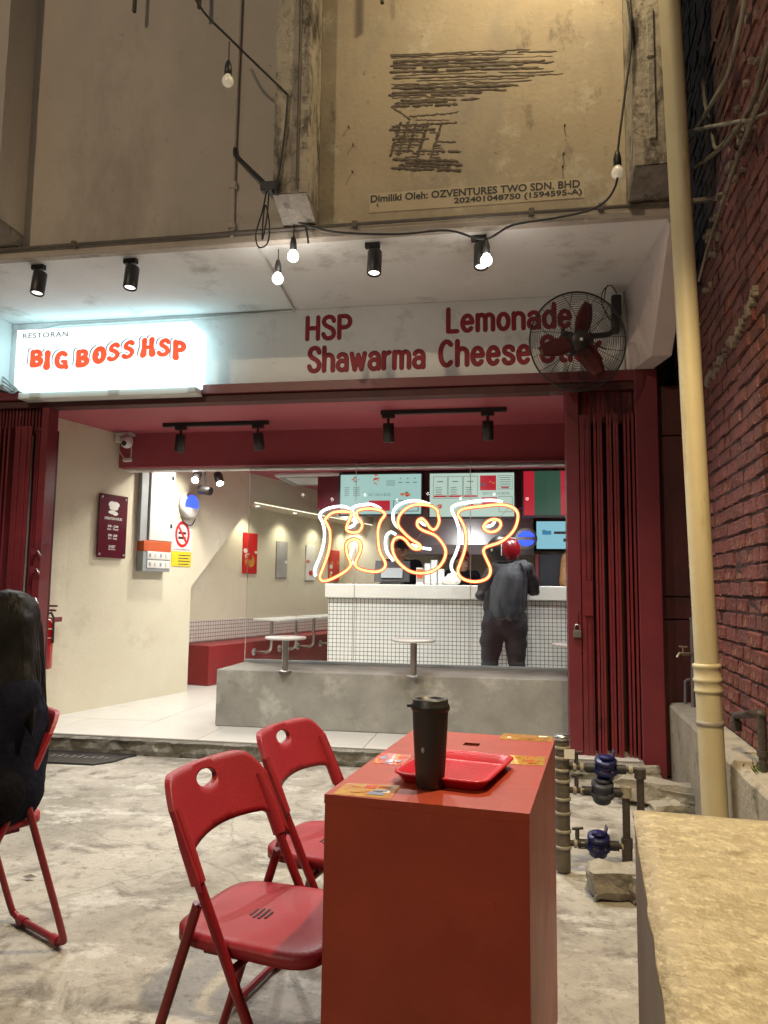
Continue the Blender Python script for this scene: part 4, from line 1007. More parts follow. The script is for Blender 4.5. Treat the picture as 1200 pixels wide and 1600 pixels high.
room_spot((320, 766), 7.10, (-80, 80), False, 'unlit black spotlight pointing sideways above the insect lamp')
# security camera on the beam
p = ony(192, 698, 6.20)
sc2 = thing('security_camera', 'white dome security camera with a plug cable on the inner beam corner', 'camera', (p.x, 6.26, p.z))
bx('base', (p.x-.06, 6.16, CZ-.03), (p.x+.09, 6.255, CZ-.002), 'white_plastic', sc2, .004)
MB().lathe([(0, .06), (.035, .06), (.05, .03), (.052, 0), (.045, -.035), (.02, -.052), (0, -.054)], (p.x+.05, 6.18, CZ-.095), 20).build('dome', 'white_plastic', sc2)
MB().lathe([(0, .055), (.022, .052), (.026, .045)], (p.x+.045, 6.18, CZ-.10), 14, rot=Matrix.Rotation(R(105), 3, 'X')).build('lens', 'black_plastic', sc2)
bx('adapter', (p.x-.075, 6.18, CZ-.09), (p.x-.02, 6.25, CZ-.031), 'white_plastic', sc2, .006)
MB().tube(smooth_path([(p.x-.05, 6.22, CZ-.09), (p.x-.045, 6.22, CZ-.16), (p.x+.01, 6.22, CZ-.235), (p.x+.06, 6.22, CZ-.255), (p.x+.075, 6.22, CZ-.19), (p.x+.07, 6.22, CZ-.13)], 6), .005, 6).build('cable', 'white_plastic', sc2)
bx('cable_joint', (p.x-.0, 6.20, CZ-.265), (p.x+.075, 6.245, CZ-.235), 'white_plastic', sc2, .005)
# fire extinguisher on the wall behind the left gate
p = ony(66, 1045, 5.42)
fe = thing('fire_extinguisher', 'red fire extinguisher with white print hanging behind the left gate', 'extinguisher', p)
MB().lathe([(.0, 0), (.062, 0), (.068, .01), (.068, .33), (.06, .37), (.03, .395), (.022, .40), (.022, .42), (0, .42)], p, 24).build('cylinder', 'extinguisher_red', fe)
MB().tube([p+Vector((0, 0, .41)), p+Vector((0, 0, .46))], .018, 10).build('valve', 'brass', fe)
MB().box((p.x-.01, p.y-.01, p.z+.45), (p.x+.09, p.y+.01, p.z+.465)).box((p.x-.01, p.y-.01, p.z+.485), (p.x+.10, p.y+.01, p.z+.50)).build('handle', 'red_gate', fe, .002)
MB().lathe([(.0683, .24), (.0683, .246)], p, 24, caps=False).lathe([(.0683, .31), (.0683, .318)], p, 24, caps=False).build('band', 'print_white', fe)
mb = MB()
for a_ in (-20, -55, -90): 
    for z in (.12, .16): mb.lathe([(.0686, 0), (.0686, .018)], p+Vector((0, 0, z)), 40, caps=False)
MB().tube([p+Vector((.02, 0, .43)), p+Vector((.05, 0, .44)), p+Vector((.075, 0, .40)), p+Vector((.078, 0, .2))], .009, 8).build('hose', 'black_matte', fe)
bx('wall_hook', (p.x-.02, p.y+.03, p.z+.36), (p.x+.02, 5.62, p.z+.40), 'red_gate', fe, .002)
text_bm('ABC', .05, .03, p+Vector((-.005, -.0690, .16)), (1, 0, 0), (0, 0, 1), (0, -1, 0), .02, 0).build('lettering', 'print_white', fe)

# concrete ledge bench in front of the glass
PX0 = onz(340, 1132, FZ).x; PT = .552
cb_ = thing('concrete_bench', 'long smooth grey concrete bench block in front of the glass', 'bench', (-.9, 5.9, FZ))
bx('block', (PX0, 5.60, FZ+.001), (.62, 6.40, PT), 'concrete_bench', cb_, .006)
# discs on posts
def disc(px, top, label):
    p = onz(*px, PT); z = ony(px[0], top, p.y).z
    t = thing('pedestal_table', label, 'table', (p.x, p.y, PT), 0, 'little round tables on the concrete bench')
    MB().lathe([(0, 0), (.055, 0), (.055, .006), (.030, .008), (.026, .012), (0, .012)], p, 20).build('base_plate', 'steel', t)
    MB().tube([p+Vector((0, 0, .01)), (p.x, p.y, z-.018)], .025, 16).build('post', 'steel', t)
    MB().lathe([(0, -.018), (.15, -.018), (.158, -.012), (.16, -.004), (.157, .001), (0, .001)], (p.x, p.y, z), 32).build('top', 'white_plastic', t)
disc((445, 1049), 995, 'small white round table on a steel post near the entrance end of the bench')
disc((646, 1057), 999, 'small white round table on a steel post midway along the bench')
disc((897, 1058), 1006, 'small white round table at the gate end of the bench')
# glass front
GY = 6.22
gl = thing('glass_front', 'clear frameless glass front standing on the concrete bench', 'glass screen', (-.9, GY, PT))
gx = [ony(386, 900, GY).x, ony(554, 900, GY).x, ony(735, 900, GY).x, .619]
for a, b in zip(gx, gx[1:]): bx('pane', (a+.0025, GY, PT+.002), (b-.0025, GY+.010, 2.268), 'shop_glass', gl, .001)
bx('floor_channel', (gx[0], GY-.018, PT), (.617, GY-.0005, PT+.022), 'grey_metal', gl, .002)
bx('floor_channel', (gx[0], GY+.0105, PT), (.617, GY+.028, PT+.022), 'grey_metal', gl, .002)
for x in gx[1:3]: bx('joint_seal', (x-.002, GY-.001, PT+.023), (x+.002, GY+.011, 2.268), 'white_plastic', gl, 0)
bx('edge_polish', (gx[0]-.001, GY, PT+.023), (gx[0]+.0022, GY+.010, 2.268), 'conduit_white', gl, 0)

# neon HSP, tubes traced in the plane of the glass
ne = thing('neon_sign', 'neon HSP sign of orange and white outline tubes on the glass', 'neon sign', (-.8, 6.1, 1.26))
def nz(pts, o, k, Y, r, mat, closed, name):
    p = [ony(o[0]+x/k, o[1]+y/k, Y) for x, y in pts]
    MB().tube(smooth_path(p, 6, closed), r, 10, closed).build(name, mat, ne)
o1, k1 = (490, 770), 1200/170; o2, k2 = (600, 770), 1200/220
NH = [(135, 285), (200, 225), (300, 205), (400, 215), (415, 245), (365, 370), (375, 420), (440, 440), (500, 425), (535, 370), (525, 320), (480, 260), (480, 205), (540, 180), (640, 175), (740, 195), (785, 240), (735, 320), (710, 420), (715, 560), (735, 660), (790, 770), (775, 835), (700, 870), (580, 860), (490, 830), (460, 790), (480, 720), (515, 640), (515, 560), (480, 520), (430, 515), (375, 545), (358, 600), (375, 690), (410, 780), (380, 840), (280, 910), (160, 965), (90, 968), (70, 920), (100, 840), (150, 700), (180, 560), (180, 430), (155, 360), (130, 310)]
NS = [(460, 180), (470, 240), (450, 295), (420, 315), (385, 290), (360, 250), (325, 222), (290, 235), (285, 280), (330, 320), (430, 360), (490, 420), (525, 490), (515, 560), (470, 630), (400, 672), (310, 685), (220, 668), (140, 610), (90, 540), (70, 460), (85, 400), (130, 378), (180, 400), (220, 450), (260, 480), (310, 475), (300, 440), (230, 395), (160, 330), (120, 270), (130, 200), (180, 140), (250, 105), (330, 100), (410, 115), (455, 150)]
NP = [(650, 150), (720, 128), (830, 115), (940, 103), (1040, 105), (1110, 135), (1140, 180), (1135, 250), (1105, 320), (1050, 380), (980, 425), (890, 455), (855, 475), (850, 510), (875, 570), (905, 640), (900, 700), (860, 740), (780, 758), (700, 745), (645, 710), (630, 660), (650, 600), (685, 500), (700, 400), (690, 310), (660, 240), (630, 190)]
NPi = [(890, 240), (940, 225), (985, 240), (995, 280), (965, 320), (910, 335), (860, 315), (850, 280)]
OY, WY = 6.125, 6.175
for pts, o, k in ((NH, o1, k1), (NS, o2, k2), (NP, o2, k2), (NPi, o2, k2)): nz(pts, o, k, OY, .0098, 'neon_core', True, 'orange_tube')
for pts, o, k in (
    ([(25, 915), (10, 880), (25, 810), (70, 700), (110, 560), (120, 430), (100, 330), (70, 270), (80, 220), (140, 180), (230, 155), (330, 150), (400, 175)], o1, k1),
    ([(370, 385), (430, 365), (465, 320), (460, 270), (430, 215), (425, 175), (470, 145), (560, 130), (650, 130), (740, 175)], o1, k1),
    ([(455, 790), (410, 750), (405, 690), (440, 600), (460, 530)], o1, k1),
    ([(150, 320), (95, 270), (75, 210), (90, 140), (150, 90), (230, 68), (310, 72), (390, 98)], o2, k2),
    ([(100, 355), (60, 335), (25, 360), (12, 420), (25, 500), (80, 580)], o2, k2),
    ([(305, 240), (335, 268), (370, 275)], o2, k2), ([(230, 445), (280, 455), (330, 470), (400, 480)], o2, k2),
    ([(620, 700), (580, 660), (575, 600), (610, 520), (640, 420), (640, 320), (615, 230), (585, 170), (580, 125), (640, 95), (740, 78), (850, 65), (950, 65), (1010, 80)], o2, k2),
    ([(865, 290), (920, 275), (945, 240)], o2, k2)): nz(pts, o, k, WY, .0115, 'neon_white', False, 'white_tube')
# orange backing strips behind the tubes, their own glow gives the orange edges
for pts, o, k in ((NH, o1, k1), (NS, o2, k2), (NP, o2, k2), (NPi, o2, k2)): nz(pts, o, k, OY+.018, .0175, 'neon_back', True, 'backing_strip')
for x, y in ((500, 905), (600, 880), (720, 905), (800, 850)):
    p = ony(x, y, OY+.02); MB().tube([p, (p.x, GY-.0005, p.z)], .006, 8).build('standoff', 'steel', ne)
for x, y in ((640, 855), (780, 810)):
    p = ony(x, y, WY); MB().tube([p, p+Vector((.10, .02, .12))], .002, 5).build('wire', 'white_plastic', ne)

# counter
CY = 8.0
cx0 = ony(508, 980, CY).x; ctz = ony(600, 913, CY).z; ctb = ony(600, 935, CY).z
ct = thing('counter', 'white counter with a thick top and small square tiled front', 'counter', (-.6, CY+.3, FZ))
bx('tiled_front', (cx0+.03, CY, FZ+.001), (1.34, CY+.5, ctb), 'counter_tile', ct, .002)
bx('top', (cx0, CY-.05, ctb+.001), (1.345, CY+.55, ctz), 'counter_white', ct, .008)
# menu screens over the counter
MY = 8.25
def screen(label, px0, px1, yt, yb, yt2, mat):
    a = ony(px0, yt, MY); b = ony(px1, yt2, MY); z1 = min((a.z+b.z)/2, RC-.012); z0 = ony((px0+px1)/2, yb, MY).z
    t = thing('menu_screen', label, 'screen', ((a.x+b.x)/2, MY, z0), 0, 'screens above the counter')
    bx('bezel', (a.x, MY, z0), (b.x, MY+.05, z1), 'black_plastic', t)
    f = bx('display', (a.x+.02, MY-.003, z0+.02), (b.x-.02, MY-.0005, z1-.02), mat, t, 0)
    MB().tube([((a.x+b.x)/2, MY+.03, z1-.001), ((a.x+b.x)/2, MY+.03, RC)], .02, 8).build('hanger', 'black_matte', t)
    def pr(u0, u1, v0, v1, m, k=0, nm='print'):
        X = lambda u: a.x+.02+(b.x-a.x-.04)*u; Z = lambda v: z0+.02+(z1-z0-.04)*v
        return bx(nm, (X(u0), MY-.0046-k*.0008, Z(v0)), (X(u1), MY-.0032-k*.0008, Z(v1)), m, t, 0)
    return t, pr, a, b, z0, z1
t, pr, a, b, z0, z1 = screen('pale menu screen behind the neon letter H with small food pictures', 530, 661, 739, 806, 738, 'screen_pale')
def plate(pr_, u, v, s): 
    for k in range(7): 
        q = random.uniform(.2, .6)*s; du, dv = random.gauss(0, .3)*s, random.gauss(0, .45)*s
        pr_(u+du-q*.5, u+du+q*.5, v+dv-q*.6, v+dv+q*.6, random.choice(['screen_food', 'screen_red', 'screen_ink']), k % 4, 'food_print')
plate(pr, .18, .86, .07); plate(pr, .45, .84, .08); plate(pr, .82, .52, .09)
for k in range(5): pr(.05, .11, .66-k*.05, .675-k*.05, 'screen_ink'); pr(.16, .24, .66-k*.05, .675-k*.05, 'screen_ink')
for k in range(3): pr(.57, .68, .82-k*.05, .835-k*.05, 'screen_ink')
for k in range(3): pr(.72+k*.09, .77+k*.09, .78, .80, 'screen_ink'); pr(.735+k*.09, .755+k*.09, .88, .90, 'screen_ink')
pr(.36, .62, .08, .34, 'screen_red'); pr(.66, .97, .06, .34, 'screen_ink'); pr(.67, .96, .08, .32, 'screen_pale', 1)
text_bm('EAT LIKE A BOSS', (b.x-a.x)*.26, .03, (a.x+(b.x-a.x)*.36, MY-.0045, z0+(z1-z0)*.46), (1, 0, 0), (0, 0, 1), (0, -1, 0), 0, 0).build('lettering', 'screen_ink', t)
t, pr, a, b, z0, z1 = screen('pale menu screen with ruled columns behind the neon letter P', 669, 806, 738, 810, 735, 'screen_pale_b')
for k in range(3):
    u = .04+k*.18; pr(u, u+.005, .42, .92, 'screen_ink'); pr(u+.17, u+.175, .42, .92, 'screen_ink'); pr(u, u+.175, .92, .93, 'screen_ink'); pr(u, u+.175, .42, .43, 'screen_ink')
    for j in range(4): pr(u+.03, u+.10+.01*(j % 2), .66-j*.05, .675-j*.05, 'screen_ink')
    pr(u+.05, u+.12, .80, .82, 'screen_ink'); pr(u+.01, u+.165, .45, .49, 'screen_red')
    plate(pr, u+.08, .25, .06)
pr(.60, .79, .60, .94, 'screen_red'); plate(pr, .70, .76, .10); pr(.81, .98, .62, .94, 'screen_ink'); pr(.815, .975, .63, .93, 'screen_pale_b', 1)
for j in range(5): pr(.83, .96, .88-j*.05, .895-j*.05, 'screen_ink', 2)
pr(.85, .94, .64, .67, 'screen_red', 2); pr(.62, .80, .28, .44, 'screen_red'); pr(.82, .98, .10, .46, 'screen_ink'); pr(.825, .975, .11, .45, 'screen_pale_b', 1)
text_bm('EAT LIKE A BOSS', (b.x-a.x)*.30, .028, (a.x+(b.x-a.x)*.63, MY-.0045, z0+(z1-z0)*.50), (1, 0, 0), (0, 0, 1), (0, -1, 0), 0, 0).build('lettering', 'screen_ink', t)
t, pr, a, b, z0, z1 = screen('screen showing plain red and dark green vertical bands', 815, 925, 727, 808, 724, 'screen_red')
pr(.16, .56, 0, 1, 'screen_green')
# small television further back
p = ony(836, 860, 9.4); p2 = ony(925, 812, 9.4)
tv = thing('television', 'small wall television showing a pale blue picture behind the rider', 'television', (p.x+.4, 9.6, p.z))
bx('bezel', (p.x, 9.40, p.z), (p2.x, 9.6195, p2.z), 'black_plastic', tv); bx('display', (p.x+.02, 9.396, p.z+.02), (p2.x-.02, 9.3995, p2.z-.02), 'screen_sky', tv, 0)
for k in range(9):
    X = random.uniform(p.x+.05, p2.x-.2); Z = random.uniform(p.z+.04, p2.z-.12)
    bx('picture_shape', (X, 9.3945-.0002*k, Z), (X+random.uniform(.04, .16), 9.3955-.0002*k, Z+random.uniform(.02, .08)), random.choice(['screen_deep', 'screen_sky', 'print_white']), tv, 0)
# steel hood, doorway cabinet, meat spit
hd = thing('extractor_hood', 'pale steel extractor hood on the kitchen wall behind the counter', 'hood', (-.4, 9.3, 1.75))
a = ony(660, 866, 9.2); b = ony(834, 866, 9.2); z_ = ony(800, 812, 9.2).z
MB().prism([(9.2, a.z), (9.619, a.z), (9.619, z_+.25), (9.45, z_+.25), (9.2, a.z+.12)], lambda y, z: Vector((a.x-.3, y, z)), lambda y, z: Vector((b.x, y, z))).build('canopy', 'steel_hood', hd, .003)
pk0 = ony(843, 905, 8.62); pk1 = ony(935, 865, 8.62)
kb = thing('grill_cabinet', 'dark upright grill cabinet with a red post beside the rider', 'grill', (pk0.x+.3, 8.9, ctz))
bx('cabinet', (pk0.x, 8.75, .12), (pk1.x, 9.1, pk1.z), 'dark_interior', kb); bx('post', (pk0.x-.04, 8.72, .12), (pk0.x-.002, 8.76, pk1.z), 'red_paint', kb)
ps = ony(886, 905, 8.6)
sp_ = thing('meat_spit', 'upright browned meat spit at the end of the counter', 'spit', (ps.x, 8.6, ctz-.2))
mb = MB(); mb.lathe([(0, 0), (.05, 0), (.085, .05), (.082, .12), (.075, .2), (.060, .32), (.045, .38), (0, .40)], (ps.x, 8.6, ctz-.02), 22)
for v in mb.v: v += Vector((mnoise.noise(v*26), mnoise.noise(v*26+Vector((9, 0, 0))), 0))*.014
mb.build('meat', 'meat', sp_); MB().tube([(ps.x, 8.6, ctz-.2), (ps.x, 8.6, ctz+.46)], .008, 8).build('skewer', 'steel', sp_)
bx('stand', (ps.x-.14, 8.5, FZ), (ps.x+.14, 8.72, ctz-.2), 'steel_hood', sp_)
# second blue insect lamp on the kitchen wall
p = ony(822, 842, 9.18)
il2 = thing('insect_lamp', 'blue glowing insect lamp fixed to the extractor hood behind the rider', 'lamp', p)
MB().lathe([(0, 0), (.13, 0), (.135, .02), (.12, .05), (0, .05)], p, 26, rot=Matrix.Rotation(R(90), 3, 'X')).build('housing', 'white_plastic', il2)
mb = MB()
for c0, c1 in ((16, 164), (196, 344)):
    pts = arc(0, 0, .105, .09, c0, c1, 14); mb.add([(p.x+x, p.y-.056, p.z+z) for x, z in pts], [list(range(len(pts)))])
mb.build('glow_window', 'blue_glow', il2)
# on the counter
def on_counter(px): q = ony(px, 912, CY+.25); q.z = ctz; return q
p = on_counter(612)
pos_ = thing('till', 'dark point of sale till seen from behind on the counter', 'till', p)
mb = MB(); mb.prism([(-.02, .03), (.02, .03), (.10, .26), (.07, .27)], lambda y, z: p+Vector((-.20, y, z)), lambda y, z: p+Vector((.20, y, z))); mb.build('monitor', 'black_plastic', pos_, .004)
mb = MB(); mb.prism([(-.0165, .05), (.034, .195)], lambda y, z: p+Vector((-.13, y-.01, z)), lambda y, z: p+Vector((.13, y-.01, z))) if False else None
MB().box(tuple(p+Vector((-.12, -.06, 0))), tuple(p+Vector((.12, .14, .03)))).build('base', 'black_plastic', pos_, .004)
MB().prism([(0, 0), (.24, 0), (.24, .11), (0, .11)], lambda u, v: p+Vector((-.12+u, -.022+v*.33, .075+v)), lambda u, v: p+Vector((-.12+u, -.014+v*.33, .075+v))).build('label', 'grey_metal', pos_)
for i, (px, lab) in enumerate(((668, 'stack of clear drinking cups beside the till on the counter'), (678, 'tall stack of clear cups next to the paper bag'), (689, 'short stack of clear cups nearest the paper bag'))):
    p = on_counter(px); hgt = (.22, .26, .17)[i]
    mb = MB()
    for k in range(int(hgt/.02)): mb.lathe([(.030, 0), (.038, .035), (.040, .036), (.034, .01)], p+Vector((0, 0, k*.02)), 14, caps=False)
    tag(mb.build('cup_stack', 'cabinet_white'), lab, 'cups', 'stacks of cups on the counter')
p = on_counter(656)
mf = thing('menu_stand', 'small upright printed card stand on the counter by the cups', 'card stand', p)
bx('card', (p.x-.04, p.y-.004, p.z+.01), (p.x+.04, p.y+.004, p.z+.19), 'print_white', mf, .001); bx('foot', (p.x-.045, p.y-.03, p.z), (p.x+.045, p.y+.03, p.z+.012), 'white_plastic', mf)
for k, (z, m_) in enumerate(((.13, 'poster_food'), (.07, 'sticker_red'), (.03, 'poster_grey'))): bx('print', (p.x-.033, p.y-.0056, p.z+z), (p.x+.033, p.y-.0045, p.z+z+.045), m_, mf, 0)
p = on_counter(705)
tag(fuse('paper_bag', 'counter_white', None, [('b', p+Vector((0, 0, .05)), (.11, .07, .055)), ('b', p+Vector((.02, 0, .09)), (.07, .06, .05)), ('b', p+Vector((-.05, .0, .04)), (.06, .06, .04))], .012, 2, .012, 30), 'crumpled pale food bag on the counter left of the rider', 'bag')
# bench and fixed tables along the alcove
bn = thing('bench_seat', 'long red built-in bench seat along the alcove wall', 'bench', wp(3, FZ, -.3))
MB().prism([(2.02, FZ+.001), (6.4, FZ+.001), (6.4, .55), (2.02, .55)], lambda s, z: wp(s, z, -.437), lambda s, z: wp(s, z, -.06)).build('seat', 'bench_red', bn, .006)
s_, z_ = onw(470, 968, .15); 
for k, (sa, sb_) in enumerate(((2.75, 3.55), (3.75, 4.6))):
    at = thing('wall_table', ('narrow fixed table on bent pipe brackets over the red bench, nearer the entrance', 'narrow fixed table on bent pipe brackets over the red bench, nearer the counter')[k], 'table', wp(sa, .76, .15))
    MB().prism([(sa, .80), (sb_, .80), (sb_, .825), (sa, .825)], lambda s, z: wp(s, z, .0), lambda s, z: wp(s, z, .36)).build('top', 'white_plastic', at, .003)
    for s in (sa+.12, sb_-.12):
        MB().tube(smooth_path([wp(s, .80, .18), wp(s, .50, .18), wp(s, .44, .14), wp(s, .425, .08), wp(s, .425, -.06)], 4), .018, 10).build('bracket', 'steel', at)
        MB().lathe([(0, 0), (.045, 0), (.045, .012), (0, .012)], wp(s, .425, -.06), 16, rot=rw).build('flange', 'steel', at)
# posters
def poster(x0, x1, yt, yb, label, mat, foods):
    s0, zt = onw(x0, yt, -.445); s1, _ = onw(x1, yt, -.445); _, zb = onw((x0+x1)/2, yb, -.445)
    zt = onw((x0+x1)/2, yt, -.445)[1]
    t = thing('poster', label, 'poster', wp((s0+s1)/2, zb, -.44), 0, 'posters on the alcove wall')
    wbox('board', s0, s1, zb, zt, -.449, -.435, mat, t, .002)
    for k in range(foods):
        ca, cb2 = random.uniform(s0+.1*(s1-s0), s1-.1*(s1-s0)), random.uniform(zb+.15*(zt-zb), zb+.6*(zt-zb)); r_ = random.uniform(.06, .16)*(zt-zb)
        r_ = min(r_, (s1-ca)*.95, (ca-s0)*.95)
        pts = arc(ca, cb2, r_, r_*random.uniform(.5, 1), 0, 360, 12)[:-1]
        mb = MB(); mb.add([wp(s, z, -.4346+.0003*k) for s, z in pts], [list(range(12))]); mb.build('print', random.choice(['poster_food', 'print_white', 'sticker_gold', 'poster_red']), t)
    return s0, s1, zb, zt
poster(380, 402, 833, 896, 'red food poster with pale picture, lit on the alcove wall nearest the entrance', 'poster_red', 7)
poster(432, 449, 846, 903, 'plain grey framed poster on the alcove wall', 'poster_grey', 1)
poster(478, 492, 852, 907, 'pale framed poster with small red print on the alcove wall', 'print_white', 5)
poster(514, 530, 860, 908, 'red food poster behind the lower left of the neon H', 'poster_red', 6)
for k, s in enumerate((3.1, 4.0, 4.9, 5.8)):
    t = thing('downlight', ('small round downlight over the bench, first from the entrance', 'small round downlight over the bench, second from the entrance', 'small round downlight over the bench, third from the entrance', 'small round downlight over the bench, nearest the back wall')[k], 'downlight', wp(s, 2.2, -.22), 0, 'downlights over the bench')
    c_ = wp(s, 2.199, -.22); MB().lathe([(.04, 0), (.04, -.008), (.03, -.010), (.03, -.004)], c_, 16, caps=False).build('ring', 'white_plastic', t)
    MB().lathe([(0, -.005), (.03, -.005)], c_, 16, caps=False).build('lens', 'lens_on', t)
    lamp('downlight_lamp', 'SPOT', c_+Vector((0, 0, -.03)), E_WALLWASH*1.0, (1, .90, .68), t, c_+Vector((0, 0, -1))-WN*.10, 120, .9, .03)
ls = thing('led_strip', 'thin warm light strip along the lower edge of the stair wall', 'light strip', wp(3.5, 2.19, 0))
MB().tube([wp(2.73, 2.192, -.012), wp(6.4, 2.192, -.012)], .004, 6).build('strip', 'led_strip', ls)
# cassette air conditioner
a = onz(425, 757, RC-.02)
ac = thing('air_conditioner', 'white ceiling cassette air conditioner with vent slots', 'air conditioner', (-2.3, 8.6, RC))
bx('panel', (-2.72, 8.30, RC-.045), (-1.90, 9.1, RC-.0005), 'white_plastic', ac, .01)
for lo, hi in (((-2.66, 8.34), (-1.96, 8.39)), ((-2.66, 9.0), (-1.96, 9.05)), ((-2.68, 8.42), (-2.63, 8.98)), ((-1.99, 8.42), (-1.94, 8.98))): bx('vent', (*lo, RC-.052), (*hi, RC-.0455), 'grey_metal', ac, 0)
bx('grille', (-2.56, 8.45, RC-.051), (-2.06, 8.95, RC-.0455), 'cabinet_white', ac, .002)
# recessed room lights
RLIGHT = [(-2.0, 7.05, 1), (-.75, 7.0, 1), (.45, 7.1, 1), (-1.9, 7.75, 1), (-.35, 7.72, 1), (.7, 7.6, 1), (1.0, 8.2, .4), (-.5, 8.62, .35), (-1.9, 9.8, .4), (-2.2, 10.8, .8)]
for k, (x, y, e_) in enumerate(RLIGHT):
    t = thing('ceiling_light', 'round recessed ceiling light in the red room ceiling', 'ceiling light', (x, y, RC), 0, 'recessed lights in the room ceiling')
    MB().lathe([(.07, 0), (.07, -.008), (.055, -.010), (.055, -.003)], (x, y, RC-.0005), 20, caps=False).build('ring', 'white_plastic', t)
    MB().lathe([(0, -.005), (.055, -.005)], (x, y, RC-.0005), 20, caps=False).build('lens', 'lens_on', t)
    lamp('ceiling_lamp', 'SPOT', (x, y, RC-.04), E_ROOM*e_, (1, .98, .94), t, (x, y, 0), 150, .9, .05)
# recessed lights in the red front ceiling shine on the entrance
for k, x in enumerate((-3.0, -2.2)):
    t = thing('ceiling_light', 'round recessed ceiling light just inside the entrance beside the cream wall', 'ceiling light', (x, 6.8, RC), 0, 'recessed lights by the entrance')
    MB().lathe([(.07, 0), (.07, -.008), (.055, -.010), (.055, -.003)], (x, 6.8, RC-.0005), 20, caps=False).build('ring', 'white_plastic', t)
    MB().lathe([(0, -.005), (.055, -.005)], (x, 6.8, RC-.0005), 20, caps=False).build('lens', 'lens_on', t)
    lamp('ceiling_lamp', 'SPOT', (x, 6.8, RC-.04), E_ROOM*1.3, (1, .94, .80), t, (x, 6.6, 0), 150, .9, .05)
# ================================================================== THE YARD
# red box table
TZ = .77
P0 = onz(509.5, 1240, TZ); P1 = onz(832.5, 1273, TZ); P2 = onz(864, 1152, TZ); P3 = onz(642.5, 1142, TZ)
ang = math.atan2((P1-P0).y, (P1-P0).x)*.5+(math.atan2((P2-P1).y, (P2-P1).x)-math.pi/2)*.5
Wd = ((P1-P0).length+(P2-P3).length)/2; Ld = ((P2-P1).length+(P3-P0).length)/2
cen = (P0+P1+P2+P3)/4
tb = thing('red_table', 'red painted box table with a cup and tray on top', 'table', (cen.x, cen.y, 0), ang)
w, l_ = Wd/2, Ld/2
TM = WM(tb)
def lt(name, lo, hi, mat, par=tb, bev=.002): return MB().box(lo, hi).build(name, mat, par, bev, local=True)
# top with a real hand hole
hx0, hx1, hy0, hy1 = .010, .062, l_-.20, l_-.155
hp = TM.inverted()@onz(737, 1163, TZ); hx0, hx1, hy0, hy1 = hp.x-.022, hp.x+.022, hp.y-.020, hp.y+.020
mb = MB()
mb.box((-w, -l_, TZ-.018), (hx0, l_, TZ)).box((hx1, -l_, TZ-.018), (w, l_, TZ)).box((hx0, -l_, TZ-.018), (hx1, hy0, TZ)).box((hx0, hy1, TZ-.018), (hx1, l_, TZ))
topo = mb.build('top', 'table_red', tb, 0, local=True)
bm = bmesh.new(); bm.from_mesh(topo.data); bmesh.ops.remove_doubles(bm, verts=bm.verts, dist=1e-5)
seen = {}
for f in list(bm.faces):
    k = tuple(round(x, 4) for x in f.calc_center_median())
    seen.setdefault(k, []).append(f)
bm.to_mesh(topo.data); bm.free()
lt('front_panel', (-w+.001, -l_+.001, .012), (w-.001, -l_+.018, TZ-.01805), 'table_red', tb, .0006)
lt('back_panel', (-w+.001, l_-.018, .012), (w-.001, l_-.001, TZ-.01805), 'table_red', tb, .0006)
lt('side_panel', (w-.018, -l_+.0185, .012), (w-.001, l_-.0185, TZ-.01805), 'table_red', tb, .0006)
lt('side_panel', (-w+.001, -l_+.0185, .012), (-w+.018, l_-.0185, TZ-.01805), 'table_red', tb, .0006)
for sx in (-1, 1):
    for sy in (-1, 1): MB().lathe([(0, 0), (.02, 0), (.02, .012), (0, .012)], (sx*(w-.05), sy*(l_-.05), 0), 12).build('foot', 'black_plastic', tb, local=True)
# stickers on the table
def sticker(pxs, label, mats):
    c4 = [onz(x, y, TZ) for x, y in pxs]; ctr = sum(c4, Vector())/4
    t = thing('table_sticker', label, 'sticker', (ctr.x, ctr.y, TZ), 0, 'shiny promotion stickers on the red table')
    def q(u0, u1, v0, v1, h, m_, nm):
        f = lambda u, v: (c4[0]*(1-u)+c4[1]*u)*(1-v)+(c4[3]*(1-u)+c4[2]*u)*v
        a = [f(*k) for k in ((u0, v0), (u1, v0), (u1, v1), (u0, v1))]
        m2 = MB(); m2.add([Vector((p.x, p.y, TZ+h-.0004)) for p in a]+[Vector((p.x, p.y, TZ+h)) for p in a], [(3, 2, 1, 0), (4, 5, 6, 7), (0, 1, 5, 4), (1, 2, 6, 5), (2, 3, 7, 6), (3, 0, 4, 7)])
        m2.build(nm, m_, t)
    q(0, 1, 0, 1, .0008, mats[0], 'sheet')
    for k in range(10):
        u0, v0 = random.uniform(.04, .8), random.uniform(.08, .75); q(u0, min(.97, u0+random.uniform(.06, .3)), v0, min(.93, v0+random.uniform(.08, .3)), .0010+.00012*k, random.choice(mats), 'print')
sticker([(520, 1241), (610, 1249), (627, 1228), (541, 1224)], 'shiny gold and white promotion sticker on the table corner beside the front chair', ['sticker_gold', 'sticker_blue', 'print_white', 'sticker_red'])
sticker([(581, 1192), (630, 1196), (645, 1180), (597, 1177)], 'shiny red and blue promotion sticker on the table left of the tray', ['sticker_red', 'sticker_blue', 'sticker_red'])
sticker([(797, 1194), (850, 1197), (853, 1183), (797, 1180)], 'shiny gold promotion sticker on the table right of the tray', ['sticker_gold', 'sticker_red', 'sticker_gold'])
sticker([(780, 1155), (862, 1160), (864, 1151), (787, 1146)], 'shiny gold promotion sticker along the far edge of the table', ['sticker_gold', 'print_white', 'sticker_gold'])
